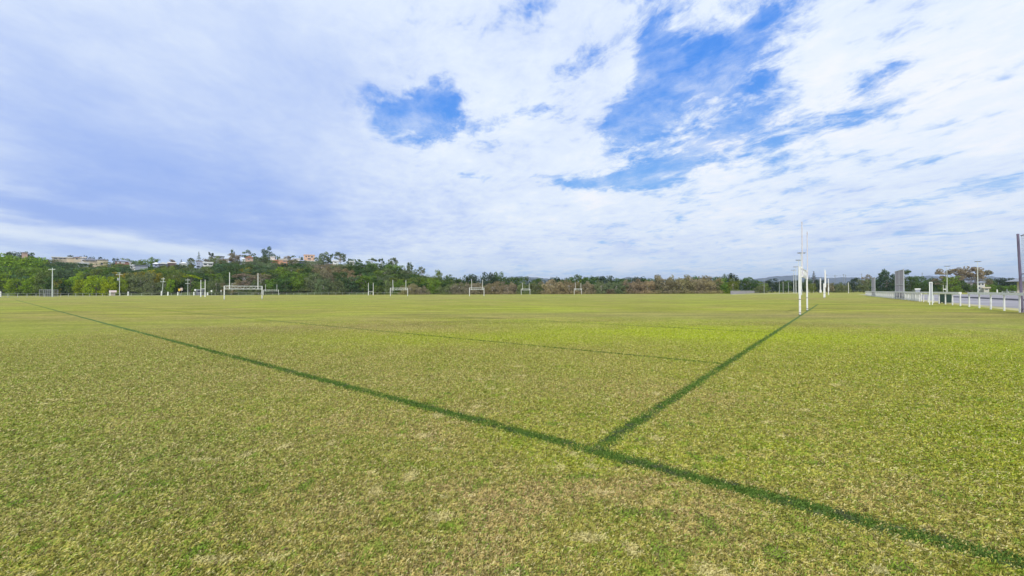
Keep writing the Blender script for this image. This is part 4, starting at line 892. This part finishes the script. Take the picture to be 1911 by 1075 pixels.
# left rail fence
A = Vector((-176, 112, 0)); B = Vector((-186, 196, 0)); Cc = Vector((-150, 246, 0))
l1 = [tuple(A.lerp(B, i/26)) for i in range(27)]; l2 = [tuple(B.lerp(Cc, i/16)) for i in range(1, 17)]
rail_fence(l1+l2, 'pale post and rail fence along the far left of the field', H=1.42, pr=.045, rw=.09, mid=True, mat='fence_pale')
p = [col_at(470+i*13, 250-i*.2) for i in range(0, 22)]
rail_fence([tuple(q) for q in p], 'faint low rail in front of the dark trees right of largest goal', H=1.2, pr=.04, rw=.07, mid=False, mat='fence_pale')
# pale low fence at the right end of the grove
e = empty('steel_fence', gxy(1364, 549.4), 0, 'pale lilac-grey steel fence running away from the brown grove', 'fence'); O = gxy(1364, 549.4); E = col_at(1434, 420)-O
b = MB(); rl = MB(); n = 150
for i in range(n+1):
    q = E*(i/n); b.box(q.x-.05, q.x+.05, q.y-.3, q.y+.3, 0, 1.5)
rl.bar((0, 0, 1.85), (E.x, E.y, 1.85), .08, .12); rl.bar((0, 0, .3), (E.x, E.y, .3), .08, .12)
b.build('palings', mat_basic('lilac_grey_steel', (.36, .34, .38), .6), e); rl.build('fence_rail', M['galv'], e)

# tall ball-stop nets along the fence
def tall_net(t0, t1, H, label, o=.15, step=.13, mat='purple'):
    A = fp(t0, o); B = fp(t1, o)-A; L = B.length; d = B.normalized(); e = empty('ball_net', A, 0, label, 'net', 'tall ball-stop nets on the fence line')
    n = max(2, int(L/3.3)+1)
    for i in range(n):
        q = d*(L*i/(n-1)); lean = Vector((-.22, 0, 0)) if i == 0 and t0 == 0 else Vector((0, 0, 0))
        MB().tube((q.x, q.y, 0), (q.x+lean.x, q.y, H+.12), .075, .065, 10).build('net_post', M[mat], e)
    r = MB()
    for z in (H, H*.5, .25): r.tube((0, 0, z), (B.x, B.y, z), .035, n=8)
    r.build('net_rail', M[mat], e)
    w = MB(); k = 0.0; rad = .0045 if mat == 'purple' else .009
    while k < L: q = d*k; w.tube((q.x, q.y, .25), (q.x, q.y, H), rad, n=3, cap=False); k += step
    z = .25
    while z < H: w.tube((0, 0, z), (B.x, B.y, z), rad, n=3, cap=False); z += step
    w.build('mesh_panel', M['wire'], e)
tall_net(0, -11, 5.15, 'nearest tall net with violet-grey post at the right photo edge')
tall_net(49, 58.5, 4.9, 'larger tall grey net behind the picket fence', .1, mat='galv')
tall_net(94, 102, 4.8, 'smaller tall grey net at the far end of the fence', .1, mat='galv')

# white column post, box post, bins
p = gxy(1737.6, 568.8); e = empty('marker_column', p, -.79, 'tall white column post with dark upright slot beside the rail', 'post')
for s in (-1, 1): MB().box(s*.095-.033, s*.095+.033, -.06, .06, 0, 2.3).build('column_leg', M['s_white'], e)
MB().box(-.135, .135, -.07, .07, 2.3, 2.38).build('cap', M['w_white'], e)
MB().box(-.062, .062, -.03, .03, .62, 2.3).build('slot_panel', M['w_grey'], e)
p = fp(40, .5); e = empty('box_post', p, .6, 'short grey-blue box post with pale cap on the fence line', 'post')
MB().box(-.28, .28, -.2, .2, 0, 1.62).build('cabinet', M['w_grey'], e); MB().box(-.33, .33, -.25, .25, 1.62, 1.78).build('cap', M['w_white'], e)
def wbin(t, o, label):
    e = empty('wheelie_bin', fp(t, o), .64, label, 'bin', 'bins behind the rail fence')
    b = MB(); b.v += [(-.24, -.27, .08), (.24, -.27, .08), (.24, .27, .08), (-.24, .27, .08), (-.29, -.34, .98), (.29, -.34, .98), (.29, .34, .98), (-.29, .34, .98)]
    b.f += [(3, 2, 1, 0), (4, 5, 6, 7), (0, 1, 5, 4), (1, 2, 6, 5), (2, 3, 7, 6), (3, 0, 4, 7)]; b.build('bin_body', M['bin'], e)
    MB().box(-.31, .31, -.37, .36, .98, 1.05).build('lid', M['bin'], e)
    for s in (-1, 1): MB().tube((s*.22, .27, .1), (s*.29, .27, .1), .1, n=12).build('wheel', M['dark'], e)
wbin(25.2, 1.0, 'dark bin half hidden behind the white column post'); wbin(27.6, 1.0, 'dark bin standing farther left of the white column post')
# small distant rugby posts by the left floodlight
p = col_at(1763, 235); e = empty('rugby_posts', p, 0, 'tiny white posts at the foot of the left floodlight', 'goal posts')
for s in (-1, 1): MB().tube((s*.8, 0, 0), (s*.8, 0, at(1763, 532, 235).z), .09, n=6).build('upright', M['white'], e)
MB().bar((-.9, 0, 2.1), (.9, 0, 2.1), .2, .5).build('crossbar', M['white'], e)

# mesh cage, signs and bollards on the left roadside
a, b2 = col_at(73.5, 182), col_at(97, 182); W_ = b2.x-a.x; e = empty('mesh_cage', a, 0, 'low grey mesh cage left of the pale bare pole', 'cage')
h = at(85, 541.0, 182).z; f = MB()
for x in np.linspace(0, W_, 4):
    for y in (0, 2.4): f.tube((x, y, 0), (x, y, h), .06, n=6)
for y in (0, 2.4): f.tube((0, y, h), (W_, y, h), .07, n=6)
for x in (0, W_): f.tube((x, 0, h), (x, 2.4, h), .06, n=6)
f.build('cage_frame', M['galv'], e); w = MB()
for y in (0, 2.4):
    for x in np.arange(0, W_, .2): w.tube((x, y, .1), (x, y, h), .022, n=3, cap=False)
    for z in np.arange(.1, h, .2): w.tube((0, y, z), (W_, y, z), .02, n=3, cap=False)
w.build('mesh_panel', M['wire'], e)
def sign(px, y0, y1, wpx, Y, mat, label, shape='square', group='road signs at the foot of the hill'):
    p = col_at(px, Y); zt, zb = at(px, y0, Y).z, at(px, y1, Y).z; w = wpx/F*Y/2; e = empty('road_sign', p, 0, label, 'sign', group)
    MB().tube((0, .08, 0), (0, .08, zt), .06, n=8).build('sign_post', M['galv'], e); b = MB()
    if shape == 'round': b.tube((0, -.02, (zt+zb)/2), (0, .03, (zt+zb)/2), w, n=20)
    elif shape == 'diamond':
        c = (zt+zb)/2; q = (zt-zb)/2; i = [(-w, c), (0, c-q), (w, c), (0, c+q)]; b.v += [(x, -.02, z) for x, z in i]+[(x, .03, z) for x, z in i]
        b.f += [(0, 1, 2, 3), (7, 6, 5, 4), (0, 4, 5, 1), (1, 5, 6, 2), (2, 6, 7, 3), (3, 7, 4, 0)]
    else: b.box(-w, w, -.02, .03, zb, zt)
    b.build('sign_panel', M[mat], e)
sign(334.5, 538.8, 543, 3.6, 246, 'yellow', 'yellow road sign left of the pinkish sign')
sign(338.6, 537.2, 542.6, 4.4, 247, 's_pink', 'pinkish grey rectangular sign right of the yellow one')
sign(364.3, 540, 542.4, 3.6, 248, 's_white', 'white oval sign over a white bollard', 'round')
sign(394.6, 541.2, 545.2, 3.4, 240, 's_white', 'pale round sign right of the bare twin posts', 'round')
sign(412.5, 541.8, 544.2, 1.8, 240, 's_white', 'tiny white sign just left of the largest goal', 'square')
def bollard(px, top, w, Y, label):
    p = col_at(px, Y); h = max(.5, at(px, top, Y).z); r = w/F*Y/2; e = empty('bollard', p, 0, label, 'bollard', 'white roadside blocks')
    MB().tube((0, 0, 0), (0, 0, h*.9), r, r*.9, 10).build('body', M['w_white'], e); MB().tube((0, 0, h*.9), (0, 0, h), r*.95, r*.5, 10).build('cap', M['w_white'], e)
bollard(239.3, 544.2, 2.2, 236, 'white block right of the transformer pole'); bollard(205.5, 544.4, 1.8, 238, 'white block at the left side of the pinkish shelter'); bollard(301.6, 543.4, 2.4, 237, 'white block at the base of the leaning pole')
bollard(313.6, 544.8, 2.4, 236, 'white block right of the leaning pole'); bollard(332, 544.8, 1.9, 236, 'white block left below the yellow sign'); bollard(362, 544.8, 2.2, 236, 'white block under the white oval sign'); bollard(387.5, 545.8, 2.6, 240, 'low pale block right of the bare twin posts')
bollard(.8, 543.8, 2.6, 180, 'pale block at the extreme left photo edge'); bollard(1861, 540.4, 2.0, 210, 'white block left of the beige building'); bollard(1879.5, 539.6, 1.6, 210, 'white block nearest to the beige building')

# ------------------------------------------------------------------ air
hz = MB().box(-9000, 9000, -300, 9000, -1.0, 330).build('haze', bpy.data.materials.new('haze_air'))
hm = hz.data.materials[0]; hm.use_nodes = True; q = NG(hm.node_tree); q.n.clear()
v = q.node('ShaderNodeVolumePrincipled'); v.inputs['Color'].default_value = (.66, .78, 1.0, 1); v.inputs['Density'].default_value = .0001; v.inputs['Anisotropy'].default_value = .2
o = q.node('ShaderNodeOutputMaterial'); q.l.new(v.outputs[0], o.inputs['Volume'])
hz['kind'] = 'stuff'; hz['label'] = 'thin bluish air over the field and hills'; hz['category'] = 'haze'
S.cycles.volume_bounces = 0; S.cycles.max_bounces = 6; S.cycles.diffuse_bounces = 3
